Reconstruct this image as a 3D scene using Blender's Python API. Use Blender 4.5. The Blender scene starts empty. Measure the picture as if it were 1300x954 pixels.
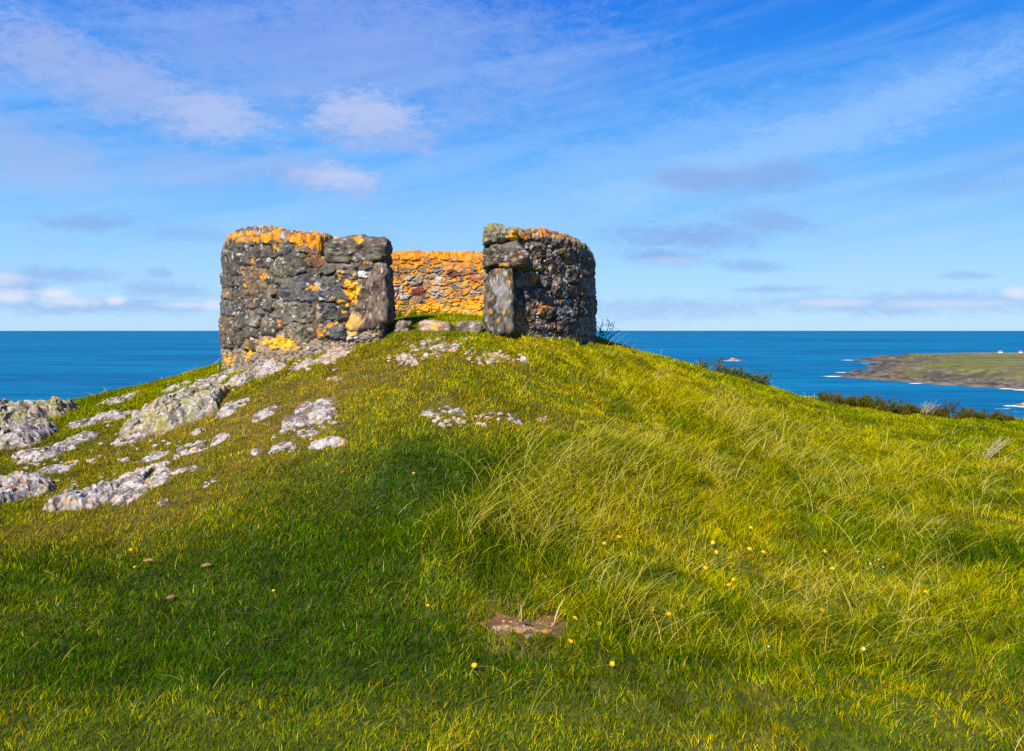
import bpy, bmesh, math, random
import numpy as np
from mathutils import Vector, Matrix

random.seed(7)
RS = np.random.RandomState(11)
scene = bpy.context.scene
COL = scene.collection
F = 1100.0          # focal length in photo pixels
HV = 419.0          # horizon row; world z is measured from the eye level
SEA = -50.0

# ------------------------------------------------------------------ numpy noise
def _h(ix, iy, iz, seed=0):
    h = (ix.astype(np.int64) * 374761393 + iy.astype(np.int64) * 668265263
         + iz.astype(np.int64) * 2147483647 + seed * 1274126177) & 0xFFFFFFFF
    h = ((h ^ (h >> 13)) * 1274126177) & 0xFFFFFFFF
    h = ((h ^ (h >> 15)) * 2246822519) & 0xFFFFFFFF
    return ((h ^ (h >> 16)) & 0xFFFFFF) / float(0xFFFFFF)

def vnoise(p, seed=0):
    i = np.floor(p).astype(np.int64)
    f = p - i
    f = f * f * f * (f * (f * 6 - 15) + 10)
    r = 0
    for dx in (0, 1):
        wx = f[:, 0] if dx else 1 - f[:, 0]
        for dy in (0, 1):
            wy = f[:, 1] if dy else 1 - f[:, 1]
            for dz in (0, 1):
                wz = f[:, 2] if dz else 1 - f[:, 2]
                r = r + wx * wy * wz * _h(i[:, 0] + dx, i[:, 1] + dy, i[:, 2] + dz, seed)
    return r

def fbm(p, octs=4, seed=0, gain=0.5):
    a, s, t = 1.0, 0.0, 0.0
    p = np.asarray(p, dtype=np.float64)
    for o in range(octs):
        s = s + a * (vnoise(p, seed + o) * 2 - 1)
        t += a
        a *= gain
        p = p * 2.03 + 7.3
    return s / t * 1.6          # roughly -1..1

def fbm2(x, y, sc, octs=4, seed=0):
    return fbm(np.stack([x / sc, y / sc, np.full_like(x, 0.37)], 1), octs, seed)

def voro(p, seed=0, jit=0.9):
    """3D cells: F1, F2 and an id value of the nearest cell"""
    i = np.floor(p).astype(np.int64)
    f1 = np.full(len(p), 9.0); f2 = np.full(len(p), 9.0); idv = np.zeros(len(p))
    for dx in (-1, 0, 1):
        for dy in (-1, 0, 1):
            for dz in (-1, 0, 1):
                c0, c1, c2 = i[:, 0] + dx, i[:, 1] + dy, i[:, 2] + dz
                q0 = c0 + 0.5 + (_h(c0, c1, c2, seed) - .5) * jit
                q1 = c1 + 0.5 + (_h(c0, c1, c2, seed + 1) - .5) * jit
                q2 = c2 + 0.5 + (_h(c0, c1, c2, seed + 2) - .5) * jit
                d = np.sqrt((p[:, 0] - q0) ** 2 + (p[:, 1] - q1) ** 2 + (p[:, 2] - q2) ** 2)
                m = d < f1
                f2 = np.where(m, f1, np.minimum(f2, d))
                idv = np.where(m, _h(c0, c1, c2, seed + 3), idv)
                f1 = np.where(m, d, f1)
    return f1, f2, idv

def sstep(a, b, x):
    t = np.clip((x - a) / (b - a), 0, 1)
    return t * t * (3 - 2 * t)

def lerp(a, b, t):
    t = np.asarray(t)
    if t.ndim == 1: t = t[:, None]
    return a * (1 - t) + b * t

# ------------------------------------------------------------------ object helpers
def mesh_np(name, V, quads=None, tris=None, col=None, smooth=True):
    me = bpy.data.meshes.new(name)
    V = np.ascontiguousarray(V, dtype=np.float32)
    me.vertices.add(len(V)); me.vertices.foreach_set("co", V.ravel())
    loops, starts, tot = [], [], 0
    for arr, k in ((quads, 4), (tris, 3)):
        if arr is not None and len(arr):
            arr = np.asarray(arr, dtype=np.int32)
            loops.append(arr.ravel())
            starts.append(tot + np.arange(len(arr), dtype=np.int32) * k)
            tot += arr.size
    L = np.concatenate(loops); S = np.concatenate(starts)
    me.loops.add(len(L)); me.loops.foreach_set("vertex_index", L)
    me.polygons.add(len(S)); me.polygons.foreach_set("loop_start", S.astype(np.int32))
    me.update(calc_edges=True)
    me.polygons.foreach_set("use_smooth", np.full(len(S), smooth, dtype=bool))
    if col is not None:
        a = me.attributes.new("col", 'FLOAT_COLOR', 'POINT')
        c = np.ones((len(V), 4), dtype=np.float32); c[:, :3] = np.clip(col, 0, 1)
        a.data.foreach_set("color", c.ravel())
    me.update()
    return me

def link(name, me, mat, parent=None, loc=None):
    o = bpy.data.objects.new(name, me); COL.objects.link(o)
    if mat is not None and me is not None and not me.materials: me.materials.append(mat)
    if parent is not None: o.parent = parent
    if loc is not None: o.location = loc
    return o

def tag(o, label=None, cat=None, group=None, kind=None):
    if label: o["label"] = label
    if cat: o["category"] = cat
    if group: o["group"] = group
    if kind: o["kind"] = kind
    return o

def empty(name, loc):
    o = bpy.data.objects.new(name, None); COL.objects.link(o)
    o.location = loc; o.empty_display_size = 0.1
    return o

def join(parts):
    """[(V, quads, tris, col)] -> one"""
    Vs, Q, T, C, n = [], [], [], [], 0
    for V, q, t, c in parts:
        Vs.append(V)
        if q is not None and len(q): Q.append(np.asarray(q) + n)
        if t is not None and len(t): T.append(np.asarray(t) + n)
        C.append(c); n += len(V)
    return (np.concatenate(Vs), np.concatenate(Q) if Q else None,
            np.concatenate(T) if T else None, np.concatenate(C))

# ------------------------------------------------------------------ materials
def new_mat(name):
    m = bpy.data.materials.new(name); m.use_nodes = True
    nt = m.node_tree; nt.nodes.clear()
    out = nt.nodes.new("ShaderNodeOutputMaterial")
    return m, nt, out

def N(nt, typ, **kw):
    n = nt.nodes.new(typ)
    for k, v in kw.items():
        if hasattr(n, k): setattr(n, k, v)
        else: n.inputs[k].default_value = v
    return n

def mat_attr(name, fine=60.0, fine_amt=0.35, bump=0.6, dist=0.004, rough=0.92, spec=0.25):
    m, nt, out = new_mat(name)
    at = N(nt, "ShaderNodeAttribute"); at.attribute_name = "col"
    tc = N(nt, "ShaderNodeTexCoord")
    no = N(nt, "ShaderNodeTexNoise"); no.inputs["Scale"].default_value = fine
    no.inputs["Detail"].default_value = 5; no.inputs["Roughness"].default_value = .65
    nt.links.new(tc.outputs["Object"], no.inputs["Vector"])
    mr = N(nt, "ShaderNodeMapRange"); mr.inputs["From Min"].default_value = .3; mr.inputs["From Max"].default_value = .7
    mr.inputs["To Min"].default_value = 1 - fine_amt; mr.inputs["To Max"].default_value = 1 + fine_amt
    nt.links.new(no.outputs["Fac"], mr.inputs["Value"])
    mx = N(nt, "ShaderNodeMix", data_type='RGBA', blend_type='MULTIPLY'); mx.inputs["Factor"].default_value = 1
    nt.links.new(at.outputs["Color"], mx.inputs[6])
    cb = N(nt, "ShaderNodeCombineColor")
    for i in range(3): nt.links.new(mr.outputs[0], cb.inputs[i])
    nt.links.new(cb.outputs[0], mx.inputs[7])
    b = N(nt, "ShaderNodeBsdfPrincipled")
    b.inputs["Roughness"].default_value = rough; b.inputs["Specular IOR Level"].default_value = spec
    nt.links.new(mx.outputs[2], b.inputs["Base Color"])
    no2 = N(nt, "ShaderNodeTexNoise"); no2.inputs["Scale"].default_value = fine * .8
    no2.inputs["Detail"].default_value = 6; no2.inputs["Roughness"].default_value = .7
    nt.links.new(tc.outputs["Object"], no2.inputs["Vector"])
    bp = N(nt, "ShaderNodeBump"); bp.inputs["Strength"].default_value = bump; bp.inputs["Distance"].default_value = dist
    nt.links.new(no2.outputs["Fac"], bp.inputs["Height"]); nt.links.new(bp.outputs[0], b.inputs["Normal"])
    nt.links.new(b.outputs[0], out.inputs[0])
    return m

def mat_leaf(name, transl=0.35, rough=0.55, gloss=0.06):
    m, nt, out = new_mat(name)
    at = N(nt, "ShaderNodeAttribute"); at.attribute_name = "col"
    d = N(nt, "ShaderNodeBsdfDiffuse"); t = N(nt, "ShaderNodeBsdfTranslucent")
    g = N(nt, "ShaderNodeBsdfGlossy"); g.inputs["Roughness"].default_value = rough
    g.inputs["Color"].default_value = (1, .97, .8, 1)
    nt.links.new(at.outputs["Color"], d.inputs["Color"]); nt.links.new(at.outputs["Color"], t.inputs["Color"])
    m1 = N(nt, "ShaderNodeMixShader"); m1.inputs[0].default_value = transl
    nt.links.new(d.outputs[0], m1.inputs[1]); nt.links.new(t.outputs[0], m1.inputs[2])
    m2 = N(nt, "ShaderNodeMixShader"); m2.inputs[0].default_value = gloss
    nt.links.new(m1.outputs[0], m2.inputs[1]); nt.links.new(g.outputs[0], m2.inputs[2])
    nt.links.new(m2.outputs[0], out.inputs[0])
    return m

def mat_plain(name, rgb, rough=.8, var=.25, scale=20.):
    m, nt, out = new_mat(name)
    tc = N(nt, "ShaderNodeTexCoord")
    no = N(nt, "ShaderNodeTexNoise"); no.inputs["Scale"].default_value = scale; no.inputs["Detail"].default_value = 4
    nt.links.new(tc.outputs["Object"], no.inputs["Vector"])
    cr = N(nt, "ShaderNodeValToRGB")
    cr.color_ramp.elements[0].position = .3; cr.color_ramp.elements[1].position = .7
    cr.color_ramp.elements[0].color = (*[c * (1 - var) for c in rgb], 1)
    cr.color_ramp.elements[1].color = (*[min(1, c * (1 + var)) for c in rgb], 1)
    nt.links.new(no.outputs["Fac"], cr.inputs[0])
    b = N(nt, "ShaderNodeBsdfPrincipled"); b.inputs["Roughness"].default_value = rough
    b.inputs["Specular IOR Level"].default_value = .25
    nt.links.new(cr.outputs[0], b.inputs["Base Color"]); nt.links.new(b.outputs[0], out.inputs[0])
    return m

M_WALL = mat_attr("masonry", 45, .4, .8, .006)
M_ROCK = mat_attr("lichened_rock", 38, .32, .8, .007)
M_GRASS = mat_leaf("grass_blades", .24, .5, .0)
M_LEAF = mat_leaf("leaves", .25, .45, .0)
M_GROUND = mat_attr("turf_soil", 30, .5, .8, .02)
M_LAND = mat_attr("headland_land", .12, .25, .8, 1.2)
M_TWIG = mat_plain("twig", (.09, .06, .045))
M_WHITE = mat_plain("white_render", (.8, .79, .76), .8, .05)
M_SLATE = mat_plain("slate", (.16, .16, .18))
M_DRY = mat_plain("dry_leaf", (.24, .12, .06), .8, .4, 60)
M_DARKBIT = mat_plain("dark_dropping", (.05, .03, .04), .5, .3, 80)
M_STRAW = mat_plain("dry_stem", (.5, .38, .17), .7, .2, 60)

# ------------------------------------------------------------------ terrain
HC = np.array([-1.13, 9.9]); RO = 2.08; TH = 0.46; RI = RO - TH

CP = """555 954 3.3|555 865 3.78|555 749 4.5|555 619 5.5|555 520 6.5|555 457 7.3|555 424 7.8|555 415 8.1
100 954 3.2|100 865 3.8|100 749 4.6|100 650 5.7|100 600 6.6|100 560 7.4|100 530 8.2|100 510 9.3
-60 749 4.6|-60 650 5.7|-60 600 6.6|-60 560 7.6|-60 545 8.3|0 527 8.9
300 954 3.25|300 749 4.55|300 640 5.5|300 570 6.4|300 510 7.3|300 478 8.2|283 464 9.6
750 954 3.3|750 749 4.6|750 640 5.6|750 570 6.4|750 510 7.2|750 465 8.0|750 443 8.8|757 439 9.6
900 954 3.35|900 749 4.7|900 640 6.0|900 560 7.4|900 510 8.7|900 478 10|890 470 10.6
1100 954 3.4|1100 749 4.9|1100 640 6.4|1100 572 8.2|1100 534 10|1100 521 11
1300 954 3.4|1300 749 4.9|1300 640 6.6|1300 577 8.6|1300 546 10.2|1300 538 11
1000 502 10.5|200 486 9.5|400 447 7.95|340 464 8.3|690 441 8.3|490 422 7.8|130 504 9.5|620 428 7.95|820 453 10.1|960 490 10.6"""
cps = []
for tok in CP.replace("\n", "|").split("|"):
    u, v, y = map(float, tok.split())
    cps.append(((u - 650) / F * y, y, -(v - HV) / F * y))
cps += [(-1.1, 9.2, .06), (-1.1, 10.6, .14), (-1.1, 11.6, .1), (-1.1, 12.6, -.2), (9, 5, -1.52), (9, 11, -1.35), (-8, 6, -1.35), (-8, 10, -1.15),
        (0, 0, -1.6), (0, -3, -1.62), (5, 0, -1.6), (-5, 0, -1.6), (3, 13, -1.15), (-5, 12, -1.05), (7, 13, -1.4), (-3, -1.5, -1.6)]
cps = np.array(cps)

def mean_h(x, y):
    return -1.58 + 1.4 * np.exp(-(((x + 1) / 4.6) ** 2 + ((y - 10) / 3.6) ** 2))
RL = 2.0
_K = np.exp(-((cps[:, None, 0] - cps[None, :, 0]) ** 2 + (cps[:, None, 1] - cps[None, :, 1]) ** 2) / (2 * RL * RL))
_W = np.linalg.solve(_K + np.eye(len(cps)) * 0.02, cps[:, 2] - mean_h(cps[:, 0], cps[:, 1]))

def height_raw(x, y):
    z = mean_h(x, y)
    for (cx, cy, _), w in zip(cps, _W):
        z = z + w * np.exp(-((x - cx) ** 2 + (y - cy) ** 2) / (2 * RL * RL))
    near = np.exp(-((x / 25) ** 4 + ((y - 5) / 25) ** 4))
    z = z + .022 * near * fbm2(x, y, .75, 3, 5) + .009 * near * fbm2(x, y, .16, 3, 9)
    # tussock bank and the hollow to its left
    z = z - .17 * np.exp(-(((x + .62) / .55) ** 2 + ((y - 5.35) / .45) ** 2))
    tt = np.clip(((x + .35) * .75 + (y - 4.95) * .66) / 1.6, 0, 1)
    dx = x + .35 - tt * 1.2; dy = y - 4.95 - tt * 1.05
    z = z + .17 * np.exp(-(dx * dx + dy * dy) / (2 * .3 ** 2))
    z = z - .07 * np.exp(-(((x + 1.9) / .8) ** 2 + ((y - 4.3) / .5) ** 2))
    z = z - .08 * np.exp(-(((x - 1.35) / .6) ** 2 + ((y - 4.1) / .35) ** 2))
    tz = near * sstep(-.4, .6, x) * sstep(13, 9, y) * sstep(2.5, 4, y)
    z = z + tz * (.040 * (1 - 2 * np.abs(fbm2(x, y, .42, 3, 71))) + .02 * fbm2(x, y, .2, 2, 72))
    far = fbm2(x, y, 14., 4, 3)
    for d, a, b in ((y - 11.3, .22, .02), (-x - 7.5, .12, .015), (x - 9.5, .05, .012), (-y - 25, .1, .01)):
        d = np.maximum(0, d)
        z = z - (a * d + b * d * d) * (1 + .25 * far * np.clip(d / 10, 0, 1))
    return np.maximum(z, SEA - 4)

def axis(segs):
    out = []
    for a, b, s in segs:
        out += list(np.arange(a, b, s))
    out.append(segs[-1][1])
    return np.array(out)
GX = axis([(-260, -60, 12), (-60, -20, 3), (-20, -9, .4), (-9, 9, .035), (9, 20, .4), (20, 60, 3), (60, 260, 12)])
GY = axis([(-200, -30, 12), (-30, -2, 1.5), (-2, 2.4, .2), (2.4, 13, .035), (13, 25, .4), (25, 70, 3), (70, 260, 12)])
XX, YY = np.meshgrid(GX, GY)
GZ = height_raw(XX.ravel(), YY.ravel()).reshape(XX.shape)

def H(x, y):
    x = np.atleast_1d(np.asarray(x, float)); y = np.atleast_1d(np.asarray(y, float))
    ix = np.clip(np.searchsorted(GX, x) - 1, 0, len(GX) - 2); iy = np.clip(np.searchsorted(GY, y) - 1, 0, len(GY) - 2)
    fx = (x - GX[ix]) / (GX[ix + 1] - GX[ix]); fy = (y - GY[iy]) / (GY[iy + 1] - GY[iy])
    return (GZ[iy, ix] * (1 - fx) * (1 - fy) + GZ[iy, ix + 1] * fx * (1 - fy)
            + GZ[iy + 1, ix] * (1 - fx) * fy + GZ[iy + 1, ix + 1] * fx * fy)

def hit(u, v, y0=2.5, y1=14.0):
    """point of the ground seen at photo pixel (u, v); None above the skyline"""
    ys = np.arange(y0, y1, .01)
    xs = (u - 650) / F * ys
    zr = -(v - HV) / F * ys
    g = H(xs, ys)
    k = np.where(g >= zr)[0]
    if len(k) == 0:
        k = [int(np.argmin(zr - g))]
    i = k[0]
    return np.array([xs[i], ys[i], g[i]])

def regions(x, y):
    """weights of the turf's kinds over world x, y"""
    n1 = fbm2(x, y, 1.3, 4, 21); n2 = fbm2(x, y, .35, 3, 27)
    def g(u, v, sx, sy):
        p = hit(u, v)
        return np.exp(-(((x - p[0]) / sx) ** 2 + ((y - p[1]) / sy) ** 2))
    lush_shade = (1.5 * g(545, 625, .55, .42) + 1.0 * g(280, 800, 1.2, .55) + .6 * g(150, 850, 1.3, .3) + 1.0 * g(430, 700, .8, .4) + .5 * g(950, 850, 1.2, .2) + .5 * g(700, 560, .3, .5)
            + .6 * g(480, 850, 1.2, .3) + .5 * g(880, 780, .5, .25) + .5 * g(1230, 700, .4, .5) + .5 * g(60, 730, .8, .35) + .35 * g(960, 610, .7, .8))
    lush_shade = np.clip(lush_shade + .30 * n1 + .22 * n2, 0, 1)  # lush green turf, plus shade of the hollow put into its colour
    brown = (.75 * g(120, 560, 1.3, .9) + .6 * g(60, 680, 1.0, .5) + .55 * g(300, 560, 1.0, .9) + .3 * g(430, 480, .8, .7) + .5 * g(600, 525, .6, .25)
             + .35 * g(570, 450, 1.0, .3) + .3 * g(250, 640, .8, .4))
    brown = np.clip(brown * 1.15 + .35 * n2 - .25 * n1, 0, 1) * (1 - .7 * lush_shade)
    yellow = (1.0 * g(850, 490, 1.4, 1.5) + .6 * g(650, 460, .8, .6) + .6 * g(700, 640, .8, .5) + .5 * g(1050, 590, 1.5, 1.2) + .9 * g(520, 490, 1.0, .9) + .5 * g(400, 520, .8, .8) + .3 * g(900, 700, 1, .6))
    yellow = np.clip(yellow + .45 * n2 + .15, 0, 1)
    tall = (1.1 * g(630, 660, .45, .5) + 1.2 * g(710, 610, .5, .5) + .8 * g(830, 600, .8, .6) + .6 * g(1000, 600, 1.2, .9) + .6 * g(1180, 590, 1.2, 1.2)
            + .8 * g(1000, 800, 1.4, .5) + .5 * g(750, 800, .5, .3) + .5 * g(880, 520, 1., 1.) + .55 * g(1150, 700, 1, .7) + .4 * g(780, 460, .4, .6))
    tall = np.clip(tall + .15 * n1, 0, 1)
    return lush_shade, brown, yellow, tall

# ground sheet
ny, nx = GZ.shape
idx = np.arange(ny * nx).reshape(ny, nx)
quads = np.stack([idx[:-1, :-1].ravel(), idx[:-1, 1:].ravel(), idx[1:, 1:].ravel(), idx[1:, :-1].ravel()], 1)
gx, gy = XX.ravel(), YY.ravel()
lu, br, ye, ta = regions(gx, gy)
c = np.tile(np.array([.045, .065, .003]), (len(gx), 1))
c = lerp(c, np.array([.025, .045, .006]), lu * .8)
c = lerp(c, np.array([.12, .07, .012]), br * .7)
p_ = hit(669, 797); c = lerp(c, np.array([.15, .085, .035]), sstep(1.7, .9, np.hypot((gx - p_[0]) / .24, (gy - p_[1]) / .17)))
n = fbm2(gx, gy, .09, 3, 33)
c = c * (1 + .4 * n)[:, None]
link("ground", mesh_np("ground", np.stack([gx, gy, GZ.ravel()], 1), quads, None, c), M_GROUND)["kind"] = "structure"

# ------------------------------------------------------------------ sea
m, nt, out = new_mat("sea_water")
tc = N(nt, "ShaderNodeTexCoord")
mp = N(nt, "ShaderNodeMapping"); mp.inputs["Scale"].default_value = (.25, 1, 1)
nt.links.new(tc.outputs["Object"], mp.inputs["Vector"])
w1 = N(nt, "ShaderNodeTexNoise"); w1.inputs["Scale"].default_value = .05; w1.inputs["Detail"].default_value = 8; w1.inputs["Roughness"].default_value = .7
nt.links.new(mp.outputs[0], w1.inputs["Vector"])
w2 = N(nt, "ShaderNodeTexNoise"); w2.inputs["Scale"].default_value = .0035; w2.inputs["Detail"].default_value = 5; w2.inputs["Roughness"].default_value = .6
nt.links.new(mp.outputs[0], w2.inputs["Vector"])
cr = N(nt, "ShaderNodeValToRGB")
cr.color_ramp.elements[0].position = .35; cr.color_ramp.elements[0].color = (.0, .115, .25, 1)
cr.color_ramp.elements[1].position = .68; cr.color_ramp.elements[1].color = (.0, .205, .37, 1)
nt.links.new(w2.outputs["Fac"], cr.inputs[0])
cr2 = N(nt, "ShaderNodeValToRGB")
cr2.color_ramp.elements[0].position = .42; cr2.color_ramp.elements[0].color = (.50, .60, .70, 1)
cr2.color_ramp.elements[1].position = .62; cr2.color_ramp.elements[1].color = (1, 1, 1, 1)
nt.links.new(w1.outputs["Fac"], cr2.inputs[0])
mx = N(nt, "ShaderNodeMix", data_type='RGBA', blend_type='MULTIPLY'); mx.inputs["Factor"].default_value = 1
nt.links.new(cr.outputs[0], mx.inputs[6]); nt.links.new(cr2.outputs[0], mx.inputs[7])
b = N(nt, "ShaderNodeBsdfPrincipled"); b.inputs["Roughness"].default_value = .5; b.inputs["IOR"].default_value = 1.33
b.inputs["Specular IOR Level"].default_value = .05
bp = N(nt, "ShaderNodeBump"); bp.inputs["Strength"].default_value = .6; bp.inputs["Distance"].default_value = 1.
nt.links.new(w1.outputs["Fac"], bp.inputs["Height"]); nt.links.new(bp.outputs[0], b.inputs["Normal"])
nt.links.new(mx.outputs[2], b.inputs["Base Color"]); nt.links.new(b.outputs[0], out.inputs[0])
M_SEA = m
rs = [0, 100, 300, 700, 1500, 3000, 6000, 12000, 25000, 50000]
V = [(0, 0, SEA)]; T = []; Q = []; K = 96
for r in rs[1:]:
    for k in range(K): V.append((r * math.cos(2 * math.pi * k / K), r * math.sin(2 * math.pi * k / K), SEA))
for k in range(K): T.append((0, 1 + k, 1 + (k + 1) % K))
for i in range(len(rs) - 2):
    a = 1 + i * K
    for k in range(K): Q.append((a + k, a + K + k, a + K + (k + 1) % K, a + (k + 1) % K))
link("sea", mesh_np("sea", np.array(V), Q, T), M_SEA)["kind"] = "structure"

def sea_pt(u, v):
    y = -SEA * F / (v - HV)
    return np.array([(u - 650) / F * y, y])

# ------------------------------------------------------------------ headland
coast = [sea_pt(*p) for p in ((1058, 478.2), (1072, 479.3), (1084, 480.3), (1100, 481.3), (1120, 483), (1140, 484), (1160, 486), (1172, 487.0), (1185, 488.5),
                              (1200, 489.2), (1222, 490.5), (1240, 491.5), (1262, 493), (1300, 495.5))]
coast += [np.array([620, 655]), np.array([900, 640]), np.array([1600, 700]), np.array([2400, 1100]), np.array([2400, 1600]), np.array([1500, 1590]), np.array([1100, 1570]), np.array([880, 1545])]
coast += [np.array([760, 1530])] + [sea_pt(*p) for p in ((1150, 456.0), (1120, 456.5), (1100, 457), (1082, 457.6), (1102, 459.6), (1122, 461), (1108, 463.5), (1094, 464), (1110, 467),
                               (1104, 470.5), (1090, 471), (1074, 473.3), (1086, 475.5), (1075, 477))]
coast = np.array(coast)

def poly_sd(px, py, P):
    d = np.full(px.shape, 1e12); ins = np.zeros(px.shape, bool)
    n = len(P)
    for i in range(n):
        a, b2 = P[i], P[(i + 1) % n]
        e = b2 - a; wx, wy = px - a[0], py - a[1]
        t = np.clip((wx * e[0] + wy * e[1]) / (e @ e), 0, 1)
        d = np.minimum(d, (wx - e[0] * t) ** 2 + (wy - e[1] * t) ** 2)
        c1 = (a[1] <= py) & (b2[1] > py); c2 = (b2[1] <= py) & (a[1] > py)
        cr_ = e[0] * wy - e[1] * wx
        ins ^= (c1 & (cr_ > 0)) | (c2 & (cr_ < 0))
    return np.sqrt(d) * np.where(ins, 1, -1)

hx = axis([(300, 820, 2.5), (820, 1500, 12), (1500, 2650, 50)]); hy = axis([(620, 980, 2.5), (980, 1560, 7), (1560, 2950, 40)])
HX, HY = np.meshgrid(hx, hy); px, py = HX.ravel(), HY.ravel()
wob = 9 * fbm2(px, py, 60., 4, 51) + 3.5 * fbm2(px, py, 9., 3, 52)
sd = poly_sd(px, py, coast) + wob * .8
ridge = np.abs(fbm2(px, py, 22., 4, 55)); crag = fbm2(px, py, 12., 4, 56)
plat = 1.6 * sstep(-2, 4, sd)                                   # wave-cut platform
cl = sstep(5, 105, sd + 20 * crag)
topz = 11.0 + .8 * fbm2(px, py, 140., 3, 57) - .0015 * np.clip(py - 900, 0, 600)
tipf = sstep(335, 520, px)                                      # the point itself stays low and rocky
z = SEA - 3 + 3 * sstep(-8, 0, sd) + plat + cl * topz * (.25 + .75 * tipf) + cl * (1 - cl) * 16 * (ridge - .3) + (sstep(0, 10, sd) * (1 - .8 * cl)) * 2.2 * np.clip(crag, -.3, 1)
arm = np.exp(-((py - 1370) / 90) ** 2) * sstep(0, 30, sd)
z = z + arm * .6 * tipf
grassy = sstep(.86, 1.02, cl + .22 * crag - .12 * fbm2(px, py, 40., 3, 77)) * sstep(.1, .35, tipf + .25 * fbm2(px, py, 30., 3, 60))
cliff = np.array([.080, .070, .055])[None] * (1 + .9 * np.clip(fbm2(px, py, 10., 4, 61), -.7, 1))[:, None]
cliff = lerp(cliff, np.array([.15, .11, .04]), np.clip(fbm2(px, py, 35., 3, 62) * 1.2, 0, 1) * .7)
cliff = lerp(cliff, np.array([.075, .085, .02]), np.clip(fbm2(px, py, 18., 3, 63) * 1.5 + .1, 0, 1) * sstep(.3, .7, cl))
band = sstep(0, 3, sd) * (1 - sstep(5, 9, sd))
cliff = lerp(cliff, np.array([.13, .095, .065]), band * .7)                 # pale rock ledge at the waterline
dark = sstep(6, 10, sd) * (1 - sstep(15, 21, sd))
cliff = lerp(cliff, np.array([.03, .026, .03]), dark * .75)
gr = np.array([.115, .115, .020])[None] * (1 + .5 * fbm2(px, py, 45., 4, 64))[:, None]
gr = lerp(gr, np.array([.2, .145, .06]), sstep(.1, .6, fbm2(px * .25, py, 55., 3, 65)) * .7)
for (yy, w, cc, x0) in ((1400, 50, (.24, .17, .07), 600), (1240, 14, (.3, .22, .1), 820), (1110, 40, (.09, .13, .02), 400), (1010, 22, (.2, .16, .06), 560), (1330, 16, (.1, .13, .03), 600)):
    gr = lerp(gr, np.array(cc), np.exp(-((py - yy - .04 * (px - 600) + 10 * fbm2(px, py, 120., 2, 66)) / w) ** 2) * sstep(x0, x0 + 120, px) * .8)
hc = lerp(cliff, gr, grassy) * 1.15
ny, nx = HX.shape
idx = np.arange(ny * nx).reshape(ny, nx)
quads = np.stack([idx[:-1, :-1].ravel(), idx[:-1, 1:].ravel(), idx[1:, 1:].ravel(), idx[1:, :-1].ravel()], 1)
keep = (sd.reshape(ny, nx) > -14)
kq = (keep[:-1, :-1] | keep[:-1, 1:] | keep[1:, 1:] | keep[1:, :-1]).ravel()
HZ = z.reshape(ny, nx)
link("headland", mesh_np("headland", np.stack([px, py, z], 1), quads[kq], None, hc), M_LAND)["kind"] = "structure"

def land_z(x, y):
    ix = np.clip(np.searchsorted(hx, x) - 1, 0, len(hx) - 2); iy = np.clip(np.searchsorted(hy, y) - 1, 0, len(hy) - 2)
    return float(HZ[iy, ix])

# surf: broken white water along the shore, a thin sheet just above the sea
m, nt, out = new_mat("white_water")
at = N(nt, "ShaderNodeAttribute"); at.attribute_name = "col"
tc = N(nt, "ShaderNodeTexCoord")
no = N(nt, "ShaderNodeTexNoise"); no.inputs["Scale"].default_value = .22; no.inputs["Detail"].default_value = 6; no.inputs["Roughness"].default_value = .7
nt.links.new(tc.outputs["Object"], no.inputs["Vector"])
ad = N(nt, "ShaderNodeMath", operation='ADD'); nt.links.new(no.outputs["Fac"], ad.inputs[0]); nt.links.new(at.outputs["Fac"], ad.inputs[1])
mr = N(nt, "ShaderNodeMapRange"); mr.inputs["From Min"].default_value = 1.0; mr.inputs["From Max"].default_value = 1.18
nt.links.new(ad.outputs[0], mr.inputs["Value"])
d = N(nt, "ShaderNodeBsdfDiffuse"); d.inputs["Color"].default_value = (.8, .84, .86, 1)
tr = N(nt, "ShaderNodeBsdfTransparent"); ms = N(nt, "ShaderNodeMixShader")
nt.links.new(mr.outputs[0], ms.inputs[0]); nt.links.new(tr.outputs[0], ms.inputs[1]); nt.links.new(d.outputs[0], ms.inputs[2])
nt.links.new(ms.outputs[0], out.inputs[0])
M_FOAM = m

def surf_sheet(name, x0, x1, y0, y1, step, fn):
    ax, ay = np.arange(x0, x1, step), np.arange(y0, y1, step)
    X, Y = np.meshgrid(ax, ay); w = fn(X.ravel(), Y.ravel())
    ny, nx = X.shape; idx = np.arange(ny * nx).reshape(ny, nx)
    q = np.stack([idx[:-1, :-1].ravel(), idx[:-1, 1:].ravel(), idx[1:, 1:].ravel(), idx[1:, :-1].ravel()], 1)
    W = w.reshape(ny, nx) > .25
    k = (W[:-1, :-1] | W[1:, 1:] | W[:-1, 1:] | W[1:, :-1]).ravel()
    zz = SEA + .25 + .25 * w
    o = link(name, mesh_np(name, np.stack([X.ravel(), Y.ravel(), zz], 1), q[k], None, np.stack([w, w, w], 1)), M_FOAM)
    tag(o, kind="stuff"); return o

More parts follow.
